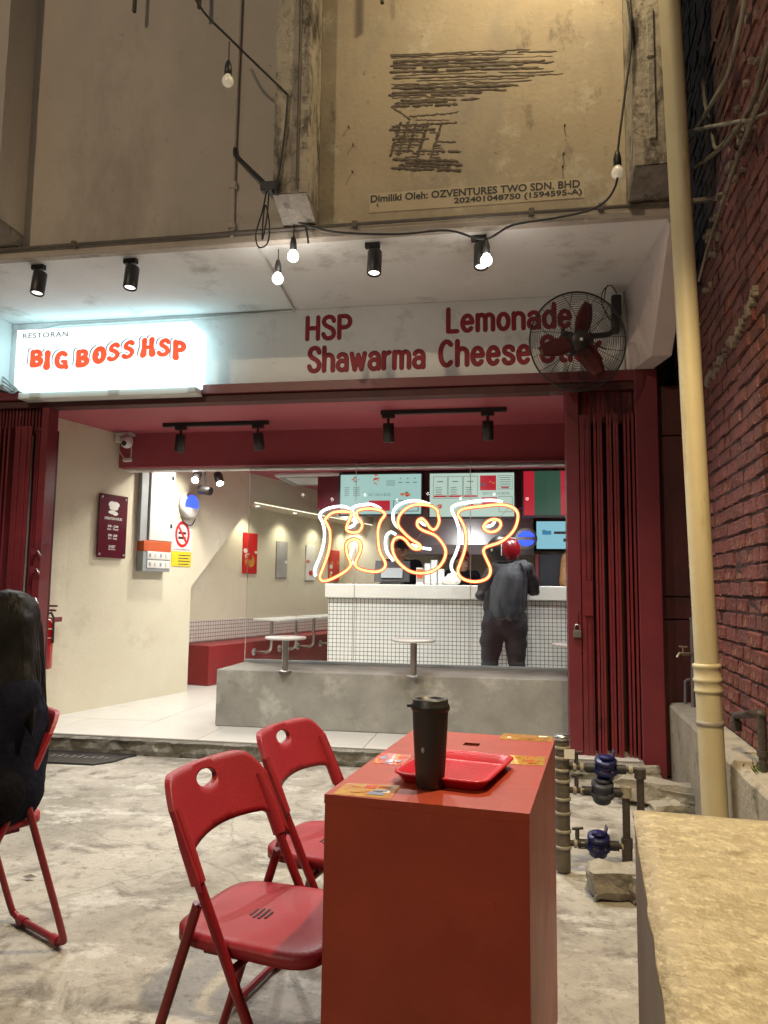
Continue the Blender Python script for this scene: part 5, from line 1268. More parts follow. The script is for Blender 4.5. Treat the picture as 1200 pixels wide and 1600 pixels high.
# tray
c1 = [onz(x, y, TZ+.02) for x, y in ((621, 1207), (784, 1233), (799, 1181), (652, 1171))]
tc_ = sum(c1, Vector())/4; ta = math.atan2((c1[1]-c1[0]).y, (c1[1]-c1[0]).x)*.5+math.atan2((c1[2]-c1[3]).y, (c1[2]-c1[3]).x)*.5
tw = ((c1[1]-c1[0]).length+(c1[2]-c1[3]).length)/4+.012; tl_ = ((c1[2]-c1[1]).length+(c1[3]-c1[0]).length)/4+.002
tw -= .024
ty = thing('serving_tray', 'red plastic serving tray with ribbed base on the red table', 'tray', (tc_.x, tc_.y, TZ+.0005), ta)
def rrect(w_, l2, r_, n=6):
    o = []
    for cx, cy, a0 in ((w_-r_, l2-r_, 0), (-w_+r_, l2-r_, 90), (-w_+r_, -l2+r_, 180), (w_-r_, -l2+r_, 270)): o += arc(cx, cy, r_, r_, a0, a0+90, n)
    return o
rings = [rrect(tw-.022, tl_-.022, .022), rrect(tw-.018, tl_-.018, .026), rrect(tw-.006, tl_-.006, .032), rrect(tw, tl_, .036), rrect(tw, tl_, .036), rrect(tw-.008, tl_-.008, .032), rrect(tw-.020, tl_-.020, .026), rrect(tw-.028, tl_-.028, .02)]
zs = [0, .001, .018, .021, .024, .0245, .007, .005]
N = len(rings[0]); mb = MB()
mb.add([(x, y, z) for r_, z in zip(rings, zs) for x, y in r_], [(i*N+j, i*N+(j+1) % N, (i+1)*N+(j+1) % N, (i+1)*N+j) for i in range(7) for j in range(N)], 0, True)
mb.add([(x, y, 0) for x, y in rings[0]], [list(range(N))[::-1]]); mb.add([(x, y, .005) for x, y in rings[7]], [list(range(N))])
mb.build('body', 'tray_plastic', ty, local=True)
mb = MB()
for k in range(24):
    x = -tw+.04+k*(2*tw-.08)/23; mb.box((x-.0022, -tl_+.04, .005), (x+.0022, tl_-.04, .0062))
mb.build('rib', 'tray_plastic', ty, 0, local=True)
# tumbler
cp = onz(668, 1236, TZ); cp.y += .030; cp.x += .002
cu_ = thing('tumbler', 'tall matte black lidded tumbler standing on the red table', 'cup', (cp.x, cp.y, TZ))
MB().lathe([(0, .001), (.026, 0), (.030, .003), (.0335, .045), (.038, .13), (.0395, .168), (.0395, .170), (0, .170)], (0, 0, 0), 32).build('body', 'cup_black', cu_, local=True)
MB().lathe([(.0405, .164), (.0425, .166), (.0430, .172), (.0415, .177), (.0395, .179), (.039, .187), (.037, .1895), (.031, .1885), (.0305, .1855), (0, .1855)], (0, 0, 0), 32).build('lid', 'black_plastic', cu_, local=True)
MB().box((-.051, -.008, .170), (-.039, .008, .176)).build('lid_tab', 'black_plastic', cu_, .001, local=True)
MB().lathe([(.0352, .075), (.0352, .0751)], (0, 0, 0), 6, caps=False)
mb = MB(); mb.ball((-.012, -.0335, .085), (.004, .002, .006), 10); mb.build('mark', 'grey_metal', cu_, local=True)

# folding chairs
def make_chair():
    t = thing('folding_chair', '', 'chair')
    HWD = .180; TR = .0113
    # local: x forward, y across, z up. uprights lean from back-top to front foot
    def upx(z): return .175-.504*z
    tops = .760
    for s in (-1, 1):
        MB().tube([(upx(.0), s*HWD, .012), (upx(.3), s*HWD, .3), (upx(.62), s*HWD*.985, .62)], TR, 12).build('front_leg', 'chair_metal', t, local=True)
        MB().lathe([(0, 0), (.017, 0), (.018, .02), (.014, .03), (0, .03)], (upx(.01), s*HWD, -.001), 12).build('rubber_foot', 'chair_metal', t, local=True)
    hx, hz = upx(.525), .525
    yb = HWD-.004
    pts = [(hx-.022, yb, hz), (hx-.075, yb, .36), (-.262, yb, .06), (-.275, yb-.02, .022), (-.278, yb-.06, .013), (-.278, 0, .013), (-.278, -yb+.06, .013), (-.275, -yb+.02, .022), (-.262, -yb, .06), (hx-.075, -yb, .36), (hx-.022, -yb, hz)]
    MB().tube(smooth_path(pts, 5), TR, 12).build('rear_leg_frame', 'chair_metal', t, local=True)
    for s in (-1, 1): 
        MB().tube([(-.278, s*(yb-.045), .012), (-.278, s*(yb-.085), .012)], .0165, 12).build('rubber_foot', 'chair_metal', t, local=True)
        MB().tube([(hx-.020, s*(yb-.016), hz-.006), (hx-.020, s*(yb+.015), hz-.006)], .007, 10).build('hinge_bolt', 'chair_metal', t, local=True)
    MB().tube([(upx(.13), -HWD, .13), (upx(.13), HWD, .13)], .009, 10).build('crossbar', 'chair_metal', t, local=True)
    MB().tube([(upx(.40), -HWD, .40), (upx(.40), HWD, .40)], .009, 10).build('crossbar', 'chair_metal', t, local=True)
    # backrest shell with hand hole
    mb = MB(); nv = 40; th = .0075
    def zt(v): a = abs(v)/.200; return tops+.012-.060*max(0, (a-.66)/.34)**2.6
    def zb(v): a = abs(v)/.200; return .634-.015*a*a-(.062*max(0, (a-.74)/.26)**1.8)
    def P(v, z, side):
        bul = -.042*(1-(v/.2)**2); return Vector((upx(z)*1.0+bul+.012+side*th, v, z))
    def hole(v):
        a = v/.042
        if abs(a) >= 1: return None
        h = .019*math.sqrt(1-a*a); return (.735-h, .735+h)
    vsn = sorted(set([round(-.2+.4*i/nv, 5) for i in range(nv+1)]+[-.042, .042, -.039, .039, -.034, .034]))
    def seg(v0, v1, a0, b0, a1, b1, n=5):
        for k in range(n):
            f = lambda a, b, q: a+(b-a)*q/n
            q = [(v0, f(a0, b0, k)), (v1, f(a1, b1, k)), (v1, f(a1, b1, k+1)), (v0, f(a0, b0, k+1))]
            mb.add([P(v, z, 1) for v, z in q], [(0, 1, 2, 3)], 0, True); mb.add([P(v, z, -1) for v, z in q], [(3, 2, 1, 0)], 0, True)
        for (a, b) in ((a0, a1), (b0, b1)):
            mb.add([P(v0, a, 1), P(v1, b if False else (a1 if a == a0 else b1), 1), P(v1, a1 if a == a0 else b1, -1), P(v0, a, -1)], [(0, 1, 2, 3)], 0, False)
    for v0, v1 in zip(vsn, vsn[1:]):
        h0, h1 = hole(v0), hole(v1)
        if h0 is None and h1 is None: seg(v0, v1, zb(v0), zt(v0), zb(v1), zt(v1), 10)
        else:
            h0 = h0 or (.735, .735); h1 = h1 or (.735, .735)
            seg(v0, v1, zb(v0), h0[0], zb(v1), h1[0]); seg(v0, v1, h0[1], zt(v0), h1[1], zt(v1))
    for v in (-.2, .2): mb.add([P(v, zb(v), 1), P(v, zt(v), 1), P(v, zt(v), -1), P(v, zb(v), -1)], [(0, 1, 2, 3)])
    bk = mb.build('backrest', 'chair_plastic', t, local=True)
    bm = bmesh.new(); bm.from_mesh(bk.data); bmesh.ops.remove_doubles(bm, verts=bm.verts, dist=1e-5); bmesh.ops.recalc_face_normals(bm, faces=bm.faces); bm.to_mesh(bk.data); bm.free()
    for s in (-1, 1): MB().tube([(upx(.565)+.0, s*HWD, .565), (upx(.64)+.004, s*HWD, .64), (upx(.71)+.006, s*HWD*.99, .71)], [.0165, .0165, .013], 12).build('sleeve', 'chair_plastic', bk, local=True)
    # seat: dished slab with vent slots
    n = 20; vs = []; fs = []
    sx0, sx1, sw_ = -.205, .165, .168
    def inr(u, v):               # square -> rounded square
        e = 5; m_ = max(abs(u), abs(v)); 
        if m_ < 1e-6: return 0, 0
        k = m_/((abs(u)**e+abs(v)**e)**(1/e)); return u*k, v*k
    for side in (0, 1):
        for i in range(n+1):
            for j in range(n+1):
                u, v = inr(-1+2*i/n, -1+2*j/n)
                x = (sx0+sx1)/2+u*(sx1-sx0)/2; y = v*sw_*(1-.05*u*(-1))
                rr2 = max(abs(-1+2*i/n), abs(-1+2*j/n)); dish = .010*max(0, 1-((u*1.15)**2+(v*1.15)**2))+.004*(rr2 > .97)
                vs.append((x, y, (.452-dish) if side else .424))
    K = (n+1)**2
    for i in range(n):
        for j in range(n):
            a = i*(n+1)+j; b = a+1; c = a+n+2; d = a+n+1
            fs.append((a, b, c, d)); fs.append((K+d, K+c, K+b, K+a))
    bd = [j for j in range(n)]+[i*(n+1)+n for i in range(n)]+[n*(n+1)+n-j for j in range(n)]+[(n-i)*(n+1) for i in range(n)]
    for i in range(len(bd)): a, b = bd[i], bd[(i+1) % len(bd)]; fs.append((a, K+a, K+b, b))
    mb = MB(); mb.add(vs, fs, 0, True); seat = mb.build('seat', 'chair_plastic', t, local=True)
    mb = MB()
    for k in range(4):
        x = -.075+k*.013; L = (.018, .026, .026, .018)[k]
        mb.box((x-.0025, -L, .4405), (x+.0025, L, .4447))
    mb.build('vent_slot', 'black_matte', seat, 0, local=True)
    for s in (-1, 1): MB().box((-.12, s*(sw_-.035)-.006, .405), (-.02, s*(sw_-.035)+.006, .4238)).build('seat_bracket', 'chair_metal', seat, .002, local=True)
    return t
ch = make_chair()
def chair_at(o, x, y, a, label): o.location = (x, y, 0); o.rotation_euler = (0, 0, R(a)); o['label'] = label; o['group'] = 'red folding chairs'; return o
chair_at(ch, -.517, 1.73, -11, 'red folding chair tucked against the near end of the red table')
chB = dup(ch); chair_at(chB, -.483, 2.245, -11, 'red folding chair behind another, against the far end of the red table')
chC = dup(ch); chair_at(chC, -1.737, 2.215, 242, 'red folding chair with the woman in black sitting on it')

# concrete block table on the right
bk = thing('concrete_table', 'yellow lit mottled concrete block table in front of the brick wall', 'table', (.5, 1.2, 0), 0)
BZ = .74
c0 = onz(988, 1262, BZ); e1 = onz(1043, 1600, BZ); dv = (e1-c0).normalized(); uv = Vector((-dv.y, dv.x, 0)).normalized()
uv = uv if uv.x > 0 else -uv
q4 = lambda a, b, z: Vector((c0.x, c0.y, 0))+dv*a+uv*b+Vector((0, 0, z))
mb = MB(); mb.prism([(0, 0), (1.5, 0), (1.5, .60), (0, .60)], lambda a, b: q4(a+.004, b+.004, 0), lambda a, b: q4(a+.004, b+.004, BZ-.012)); mb.build('body', 'block_side', bk, .004)
mb = MB(); n = 40; m2 = 16; vs = []
def ed(t, k): return .0035*mnoise.noise(Vector((t*14, k*7, 3)))
for i in range(n+1):
    for j in range(m2+1):
        a = 1.5*i/n; b = .6*j/m2
        if j == 0: b += ed(a, 1)
        if i == 0: a += ed(b, 2)+(.006 if j in (0, m2) else 0)
        vs.append(q4(a, b, BZ+.0012*mnoise.noise(Vector((a*9, b*9, 1)))-(.003 if i in (0, n) or j in (0, m2) else 0)))
K = len(vs); vs += [v-Vector((0, 0, .014)) for v in vs]
fs = [(i*(m2+1)+j, i*(m2+1)+j+1, (i+1)*(m2+1)+j+1, (i+1)*(m2+1)+j) for i in range(n) for j in range(m2)]
bd = [j for j in range(m2)]+[i*(m2+1)+m2 for i in range(n)]+[n*(m2+1)+m2-j for j in range(m2)]+[(n-i)*(m2+1) for i in range(n)]
fs += [(bd[i], bd[(i+1) % len(bd)], K+bd[(i+1) % len(bd)], K+bd[i]) for i in range(len(bd))]+[tuple(K+q for q in bd)]
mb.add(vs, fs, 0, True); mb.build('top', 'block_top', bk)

# water meters and their pipes
MYy = 3.42
mp = thing('manifold_pipe', 'stout brown upright manifold pipe with bands behind the red table', 'pipe', (onz(880, 1345, 0).x, MYy, 0))
mx = ony(879, 1250, MYy).x; mz = ony(879, 1156, MYy).z
MB().tube([(mx, MYy, 0), (mx, MYy, mz)], .031, 16).build('upright', 'pipe_clad', mp)
MB().lathe([(0, 0), (.035, 0), (.035, .02), (0, .022)], (mx, MYy, mz), 16).build('cap', 'steel', mp)
for yy in (1170, 1186, 1205, 1222, 1250, 1272, 1300, 1325):
    z = ony(879, yy, MYy).z; MB().lathe([(.031, 0), (.036, .002), (.036, .012), (.031, .014)], (mx, MYy, z), 16).build('band', 'pipe_fitting', mp)
def meter(px, y, mat, label, left, riser, tagged):
    c_ = ony(px, y, MYy); t = thing('water_meter', label, 'water meter', c_, 0, 'water meters beside the red table')
    MB().tube([(mx+.03, MYy, c_.z), (c_.x-.05, MYy, c_.z)], .013, 10).build('inlet_pipe', 'pipe_dark', t)
    for dx in (.045, .075): MB().tube([(mx+dx, MYy, c_.z), (mx+dx+.014, MYy, c_.z)], .019, 10).build('fitting', 'pipe_fitting', t)
    MB().tube([(mx+.06, MYy, c_.z), (mx+.06, MYy, c_.z+.06)], .009, 8).tube([(mx+.04, MYy-.01, c_.z+.062), (mx+.085, MYy+.01, c_.z+.062)], .006, 6).build('stop_valve', 'pipe_dark', t)
    for sg_ in (-1, 1): MB().tube([(c_.x+sg_*.085, MYy, c_.z), (c_.x+sg_*.045, MYy, c_.z)], .021, 6).build('union_nut', 'black_matte', t)
    MB().lathe([(0, -.048), (.030, -.048), (.038, -.042), (.041, -.014), (.053, -.012), (.053, .004), (.043, .006), (.043, .030), (.047, .031), (.047, .042), (.040, .046), (0, .047)], c_, 20, rot=Matrix.Rotation(R(18), 3, 'X')).build('body', mat, t)
    MB().lathe([(0, 0), (.030, 0), (.030, .012), (.026, .015), (0, .015)], c_+Vector((.002, -.012, .042)), 16).build('dial_cap', mat, t)
    for a_ in range(0, 360, 60): MB().lathe([(0, 0), (.006, 0), (.006, .012), (0, .012)], c_+Matrix.Rotation(R(18), 3, 'X')@Vector((.047*math.cos(R(a_)), .047*math.sin(R(a_)), -.001)), 6, rot=Matrix.Rotation(R(18), 3, 'X')).build('bolt', 'pipe_dark', t)
    mb = MB(); mb.box((c_.x+.026, MYy-.03, c_.z+.044), (c_.x+.031, MYy+.028, c_.z+.082), 0, Matrix.Rotation(R(14), 3, 'Y'), tuple(c_+Vector((.025, 0, .05)))); mb.build('dial_lid', mat, t, .002)
    MB().tube([(c_.x+.08, MYy, c_.z), (riser, MYy, c_.z)], .012, 10).build('outlet_pipe', 'pipe_dark', t)
    MB().tube([(c_.x+.095, MYy, c_.z), (c_.x+.112, MYy, c_.z)], .018, 10).build('fitting', 'pipe_fitting', t)
    if tagged: 
        p = ony(888, 1178, MYy-.04); bx('paper_tag', (p.x-.018, MYy-.045, p.z-.02), (p.x+.026, MYy-.043, p.z+.02), 'print_white', t, 0)
r1 = ony(1000, 1210, MYy).x; r2 = ony(978, 1250, MYy).x; r3 = ony(980, 1330, MYy).x
meter(946, 1201, 'blue_meter', 'blue water meter, topmost of the three on the manifold', 0, r1, True)
meter(941, 1237, 'grey_meter', 'grey water meter between the two blue ones', 0, r2, False)
meter(935, 1320, 'blue_meter', 'blue water meter, lowest of the three on the manifold', 0, r3, False)
for x, yt, lab in ((r1, 1208, 'black riser pipe at the outlet of the topmost water meter'), (r2, 1238, 'dark riser pipe at the outlet of the grey water meter'), (r3, 1318, 'short dark riser pipe at the outlet of the lowest water meter')):
    z = ony(978, yt, MYy).z; t = thing('riser_pipe', lab, 'pipe', (x, MYy, 0))
    yy = MYy+(.0 if x != r2 else .0)
    MB().tube([(x, yy, 0), (x, yy, z+.005)], .016 if x != r3 else .022, 10).build('pipe', 'pipe_dark', t)
    MB().tube([(x, yy, z-.02), (x, yy, z+.022)], .024, 10).build('elbow', 'pipe_dark' if x != r2 else 'pipe_fitting', t)
# broken concrete and loose stones
def rubble(px, z0, size, rz, label, tilt=0, seed=0):
    p = onz(*px, 0); rr = random.Random(seed); bm = bmesh.new(); bmesh.ops.create_cube(bm, size=1)
    bmesh.ops.subdivide_edges(bm, edges=bm.edges[:], cuts=3, use_grid_fill=True)
    for v in bm.verts:
        n_ = Vector((mnoise.noise(v.co*2.3+Vector((seed, 0, 0))), mnoise.noise(v.co*2.3+Vector((0, seed, 5))), mnoise.noise(v.co*2.3+Vector((3, 0, seed)))))
        v.co = Vector((v.co.x*size[0], v.co.y*size[1], v.co.z*size[2]))+Vector((n_.x*size[0], n_.y*size[1], n_.z*size[2]))*.16
    me = bpy.data.meshes.new('r'); bm.to_mesh(me); bm.free(); me.materials.append(M['rubble'])
    o = put('concrete_rubble', me); mz_ = min((Matrix.Rotation(R(tilt), 3, 'Y')@v.co).z for v in me.vertices)
    o.location = (p.x, p.y, z0-mz_-.006); o.rotation_euler = (0, R(tilt), R(rz)); tag(o, label, 'rubble', 'broken concrete by the meters'); return o
rubble((1030, 1258), 0, (.42, .14, .12), -12, 'long broken concrete kerb piece lying by the red boards', 3, 1)
rubble((1072, 1265), 0, (.30, .12, .10), -22, 'pale concrete lump against the foot of the downpipe', 0, 2)
rubble((1040, 1280), 0, (.16, .10, .08), 20, 'small dark stone in front of the broken kerb piece', 0, 3)
rubble((985, 1222), 0, (.34, .08, .10), 6, 'flat grey slab lying behind the topmost water meter', 0, 4)
rubble((960, 1398), 0, (.19, .13, .10), 8, 'square weathered concrete block beside the yellow lit concrete table', 0, 5)
rubble((1000, 1400), 0, (.14, .12, .09), 30, 'small weathered stone wedged beside the square block', 0, 6)
# drain cover by the step
c4 = [onz(x, y, 0) for x, y in ((40, 1182), (150, 1197), (185, 1193), (215, 1176), (40, 1168))]
dc = thing('drain_cover', 'flat black drain cover on the yard against the step', 'drain cover', (c4[0]+c4[2])/2)
yb_, yt_ = 4.70, 5.03
poly = [(-3.6, yb_), (-2.74, yb_), (-2.66, yb_+.10), (-2.60, yt_), (-3.6, yt_)]
MB().prism(poly, lambda x, y: Vector((x, y, -.004)), lambda x, y: Vector((x, y, .010))).build('plate', 'black_plastic', dc, .002)
mb = MB()
for k in range(16): mb.box((-3.5+k*.050, 4.84, .010), (-3.48+k*.050, 4.89+.015*(k % 3), .0122))
mb.build('raised_mark', 'pipe_grey', dc, 0)
# dry leaf on the yard
p = onz(45, 1372, 0); mb = MB(); mb.add([p+Vector(q) for q in ((-.03, 0, .004), (0, .012, .012), (.035, .004, .006), (.004, -.012, .003))], [(0, 1, 2, 3)])
tag(mb.build('dry_leaf', 'root_bark'), 'small dry brown leaf lying on the yard near the woman', 'leaf')

# ================================================================== PEOPLE
def head_parts(c, f, k=1.0):
    """ellipsoids of a head centred at c facing f (unit, horizontal)"""
    s = Vector((-f.y, f.x, 0)); rot = Matrix((s, f, Vector((0, 0, 1)))).transposed()   # columns: side, forward, up
    E_ = lambda dx, dy, dz, r_: ('b', c+s*dx*k+f*dy*k+Vector((0, 0, dz*k)), tuple(q*k for q in r_), rot)
    return [E_(0, -.012, .025, (.074, .092, .092)), E_(0, .022, -.045, (.058, .066, .075)), E_(0, .050, -.085, (.034, .034, .030)),
            ('l', [c+f*.085*k+Vector((0, 0, .012*k)), c+f*.106*k+Vector((0, 0, -.028*k))], [.010*k, .015*k]), E_(.077, -.008, -.012, (.010, .018, .032)), E_(-.077, -.008, -.012, (.010, .018, .032)),
            E_(0, .078, -.060, (.026, .014, .012)), E_(.03, .076, .020, (.02, .012, .012)), E_(-.03, .076, .020, (.02, .012, .012))]
def hand(wrist, d, palm_n, k=1.0, curl=.5):
    """palm and five bent fingers; d points to the fingers, palm_n out of the palm"""
    d = d.normalized(); palm_n = (palm_n-d*palm_n.dot(d)).normalized(); s = d.cross(palm_n)
    P = [('b', wrist+d*.045*k, (.040*k, .045*k, .018*k), Matrix((s, d, palm_n)).transposed())]
    for i, L in enumerate((.066, .074, .070, .056)):
        o = wrist+d*.080*k+s*(-.030+.020*i)*k; a = o+d*L*.45*k+palm_n*L*.10*k; b = a+(d*(1-curl)+palm_n*curl).normalized()*L*.35*k; e = b+(d*(1-curl*1.6)+palm_n*curl*1.5).normalized()*L*.28*k
        P.append(('l', [o-d*.02*k, a, b, e], [.0095*k, .009*k, .0085*k, .007*k]))
    o = wrist+d*.03*k-s*.036*k
    P.append(('l', [o, o+(d-s*.9).normalized()*.035*k, o+(d*1.2-s*.5).normalized()*.065*k+palm_n*.012], [.012*k, .0105*k, .008*k]))
    return P
Z = Vector((0, 0, 1))
# ---- rider at the counter, seen from behind, head turned to the left
RYd = 7.60
hem = ony(790, 960, RYd).z; htop = ony(785, 834, RYd).z
bX = ony(797, 950, RYd).x
rd = thing('person', 'rider in red and black helmet, grey vest and dark trousers leaning at the counter', 'person', (bX, RYd, FZ+.0005))
def rp(px, py, dy=0): return ony(px, py, RYd+dy)
fl = FZ+.001
hipL, hipR = Vector((bX-.145, RYd, .90)), Vector((bX+.045, RYd, .90))
shL, shR = rp(772, 889)+Vector((.03, 0, 0)), rp(824, 889)+Vector((-.03, 0, 0))
elL, elR = rp(753, 930, .04), rp(834, 922, .10)
hnL, hnR = Vector((elL.x+.10, CY-.04, ctz+.05)), Vector((elR.x-.12, CY-.06, ctz+.07))
knL, knR = rp(765, 1035, .03), rp(806, 1035, .03)
ftL, ftR = Vector((rp(757, 1050).x-.01, RYd+.02, fl+.06)), Vector((rp(812, 1050).x+.02, RYd, fl+.06))
hc = rp(785, 865, .05); nk = rp(795, 882, .03)
hf = Vector((-.86, .51, 0)).normalized()
torso = [('l', [Vector((bX-.05, RYd, .92)), Vector((bX-.03, RYd+.0, 1.10)), Vector((bX-.005, RYd+.02, 1.30)), nk+Vector((0, .0, -.03))], [.145, .145, .155, .07]),
         ('l', [shL, shR], [.075, .075])]
body = torso+[('l', [nk+Vector((0, 0, -.05)), hc+Vector((0, 0, -.04))], [.06, .055]),
     ('l', [shL, elL, hnL], [.06, .045, .032]), ('l', [shR, elR, hnR], [.06, .045, .032]),
     ('l', [hipL, knL, ftL], [.095, .062, .045]), ('l', [hipR, knR, ftR], [.095, .062, .045])]+head_parts(hc, hf, .98)+hand(hnL, Vector((.4, 1, -.25)), Vector((0, -.2, -1)))+hand(hnR, Vector((-.4, 1, -.25)), Vector((0, -.2, -1)))
rb = fuse('body', 'skin', rd, body, .014, 3)
cl = lambda pts, rs: ('l', pts, rs)
fuse('trousers', 'trouser_dark', rd, [cl([Vector((bX-.05, RYd, 1.0)), Vector((bX-.05, RYd, .90))], [.155, .165]), cl([hipL, (hipL+knL)/2+Vector((-.012, -.01, 0)), knL, knL*.5+ftL*.5+Vector((-.01, -.01, 0)), ftL+Z*.02], [.128, .112, .088, .082, .080]), cl([hipR, (hipR+knR)/2+Vector((.012, -.01, 0)), knR, knR*.5+ftR*.5+Vector((.01, -.01, 0)), ftR+Z*.02], [.128, .112, .088, .082, .080])], .014, 4, .016, 9, (1, 1, 1.3))
fuse('vest', 'vest_grey', rd, [cl([Vector((bX-.04, RYd, hem+.02)), Vector((bX-.03, RYd, 1.10)), Vector((bX-.0, RYd+.015, 1.30)), nk+Vector((0, 0, -.06))], [.182, .184, .186, .092]), cl([shL+Vector((.015, 0, -.0)), shR+Vector((-.015, 0, -.0))], [.092, .092])], .012, 3, .014, 9, (1.8, 1.8, .42))
jk = fuse('jacket_sleeve', 'jacket_dark', rd, [cl([shL+Vector((-.005, 0, .0)), (shL+elL)/2+Vector((-.02, 0, 0)), elL, hnL*.6+elL*.4, hnL-Vector((0, .02, 0))], [.080, .076, .070, .058, .046])], .012, 3, .022, 15)
jk = fuse('jacket_sleeve', 'jacket_dark', rd, [cl([shR+Vector((.005, 0, .0)), (shR+elR)/2+Vector((.02, 0, 0)), elR, hnR*.6+elR*.4, hnR-Vector((0, .02, 0))], [.080, .074, .066, .056, .046])], .012, 3, .022, 15)
fuse('jacket_front', 'jacket_dark', rd, [cl([shL+Vector((-.01, .03, -.06)), Vector((bX-.175, RYd+.03, 1.16)), Vector((bX-.185, RYd+.02, hem+.06))], [.075, .085, .085])], .013, 3, .02, 9, (1.5, 1.5, .5))
fuse('jacket_front', 'jacket_dark', rd, [cl([shR+Vector((.02, .03, -.06)), Vector((bX+.125, RYd+.04, 1.16)), Vector((bX+.118, RYd+.03, hem+.08))], [.055, .05, .05])], .013, 3, .014, 9, (1.5, 1.5, .5))
st = MB().tube(smooth_path([shR+Vector((-.04, -.085, .06)), shR+Vector((.005, -.11, -.04)), Vector((bX+.115, RYd-.10, 1.15)), Vector((bX+.12, RYd-.06, .98))], 5), .011, 6).build('bag_strap', 'jacket_dark', rd)
for fx, dx in ((ftL, -1), (ftR, 1)): fuse('shoe', 'shoe_black', rd, [('b', Vector((fx.x, fx.y+.05, fl+.045)), (.048, .13, .044)), ('b', Vector((fx.x, fx.y-.02, fl+.07)), (.045, .06, .05))], .012, 2)
# helmet: open-face shell, black with a red rear
hs = Vector((-hf.y, hf.x, 0)); hrot = Matrix((hs, hf, Z)).transposed()
def shell(a0, a1, mat, name, R_, zlo, ztop=90):
    mb = MB(); nu, nv = 26, 18; vs = []; fs = []
    for i in range(nu+1):
        a = R(a0+(a1-a0)*i/nu)
        for j in range(nv+1):
            e = zlo(a)+(R(ztop)-zlo(a))*j/nv
            vs.append(hc+Vector((0, 0, .03))+hrot@Vector((R_[0]*math.cos(e)*math.sin(a), R_[1]*math.cos(e)*math.cos(a)-.01, R_[2]*math.sin(e))))
    for i in range(nu):
        for j in range(nv): fs.append((i*(nv+1)+j, (i+1)*(nv+1)+j, (i+1)*(nv+1)+j+1, i*(nv+1)+j+1))
    mb.add(vs, fs, 0, True); o = mb.build(name, mat, rd); md = o.modifiers.new('s', 'SOLIDIFY'); md.thickness = .012; md.offset = -1; return o
def lo_(a): d = abs(((math.degrees(a)+180) % 360)-180); return R(-42) if d > 70 else R(8-(d/70)**3*50)
shell(-180, 180, 'helmet_black', 'helmet_shell', (.156, .178, .165), lo_)
shell(112, 262, 'helmet_red', 'helmet_panel', (.1585, .1805, .1665), lambda a: R(-39) if math.degrees(a) > 125 else R(-20), 46)
MB().tube([hc+hrot@Vector((.13*math.sin(R(q)), .155*math.cos(R(q))+.0, .066)) for q in range(-75, 76, 10)], .010, 8).build('helmet_peak', 'helmet_black', rd)
MB().tube([hc+hrot@Vector((.10, .02, -.03)), hc+hrot@Vector((.07, .07, -.10)), hc+hrot@Vector((0, .08, -.125)), hc+hrot@Vector((-.07, .07, -.10)), hc+hrot@Vector((-.10, .02, -.03))], .008, 6).build('chin_strap', 'black_matte', rd)
def hpt(a, e, k=1.02): a, e = R(a), R(e); return hc+Vector((0, 0, .03))+hrot@Vector((.1585*k*math.cos(e)*math.sin(a), .1805*k*math.cos(e)*math.cos(a)-.01, .1665*k*math.sin(e)))
MB().tube([hpt(a, -42) for a in range(72, 289, 8)], .008, 8).build('helmet_rim', 'black_matte', rd)
MB().tube([hpt(112, e) for e in range(-20, 47, 6)]+[hpt(a, 46) for a in range(120, 262, 8)]+[hpt(262, e) for e in range(46, -39, -7)], .0045, 6).build('helmet_stripe', 'print_white', rd)
for sgn in (-1, 1):
    MB().lathe([(0, 0), (.016, 0), (.014, .008), (0, .009)], hc+hrot@Vector((sgn*.150, .03, .03)), 12, rot=(hrot@Vector((sgn, 0, 0))).to_track_quat('Z', 'Y').to_matrix()).build('helmet_button', 'steel', rd)
    mb = MB(); mb.ball(hc+hrot@Vector((sgn*.031, .086, .008)), (.010, .006, .006), 10, rot=hrot); mb.build('eye', 'print_white', rd)
    mb = MB(); mb.ball(hc+hrot@Vector((sgn*.031, .0905, .008)), .0042, 8); mb.build('pupil', 'print_black', rd)
mb = MB(); mb.ball(hc+hrot@Vector((0, .092, -.060)), (.024, .006, .006), 10, rot=hrot); mb.build('lips', 'skin_light', rd)

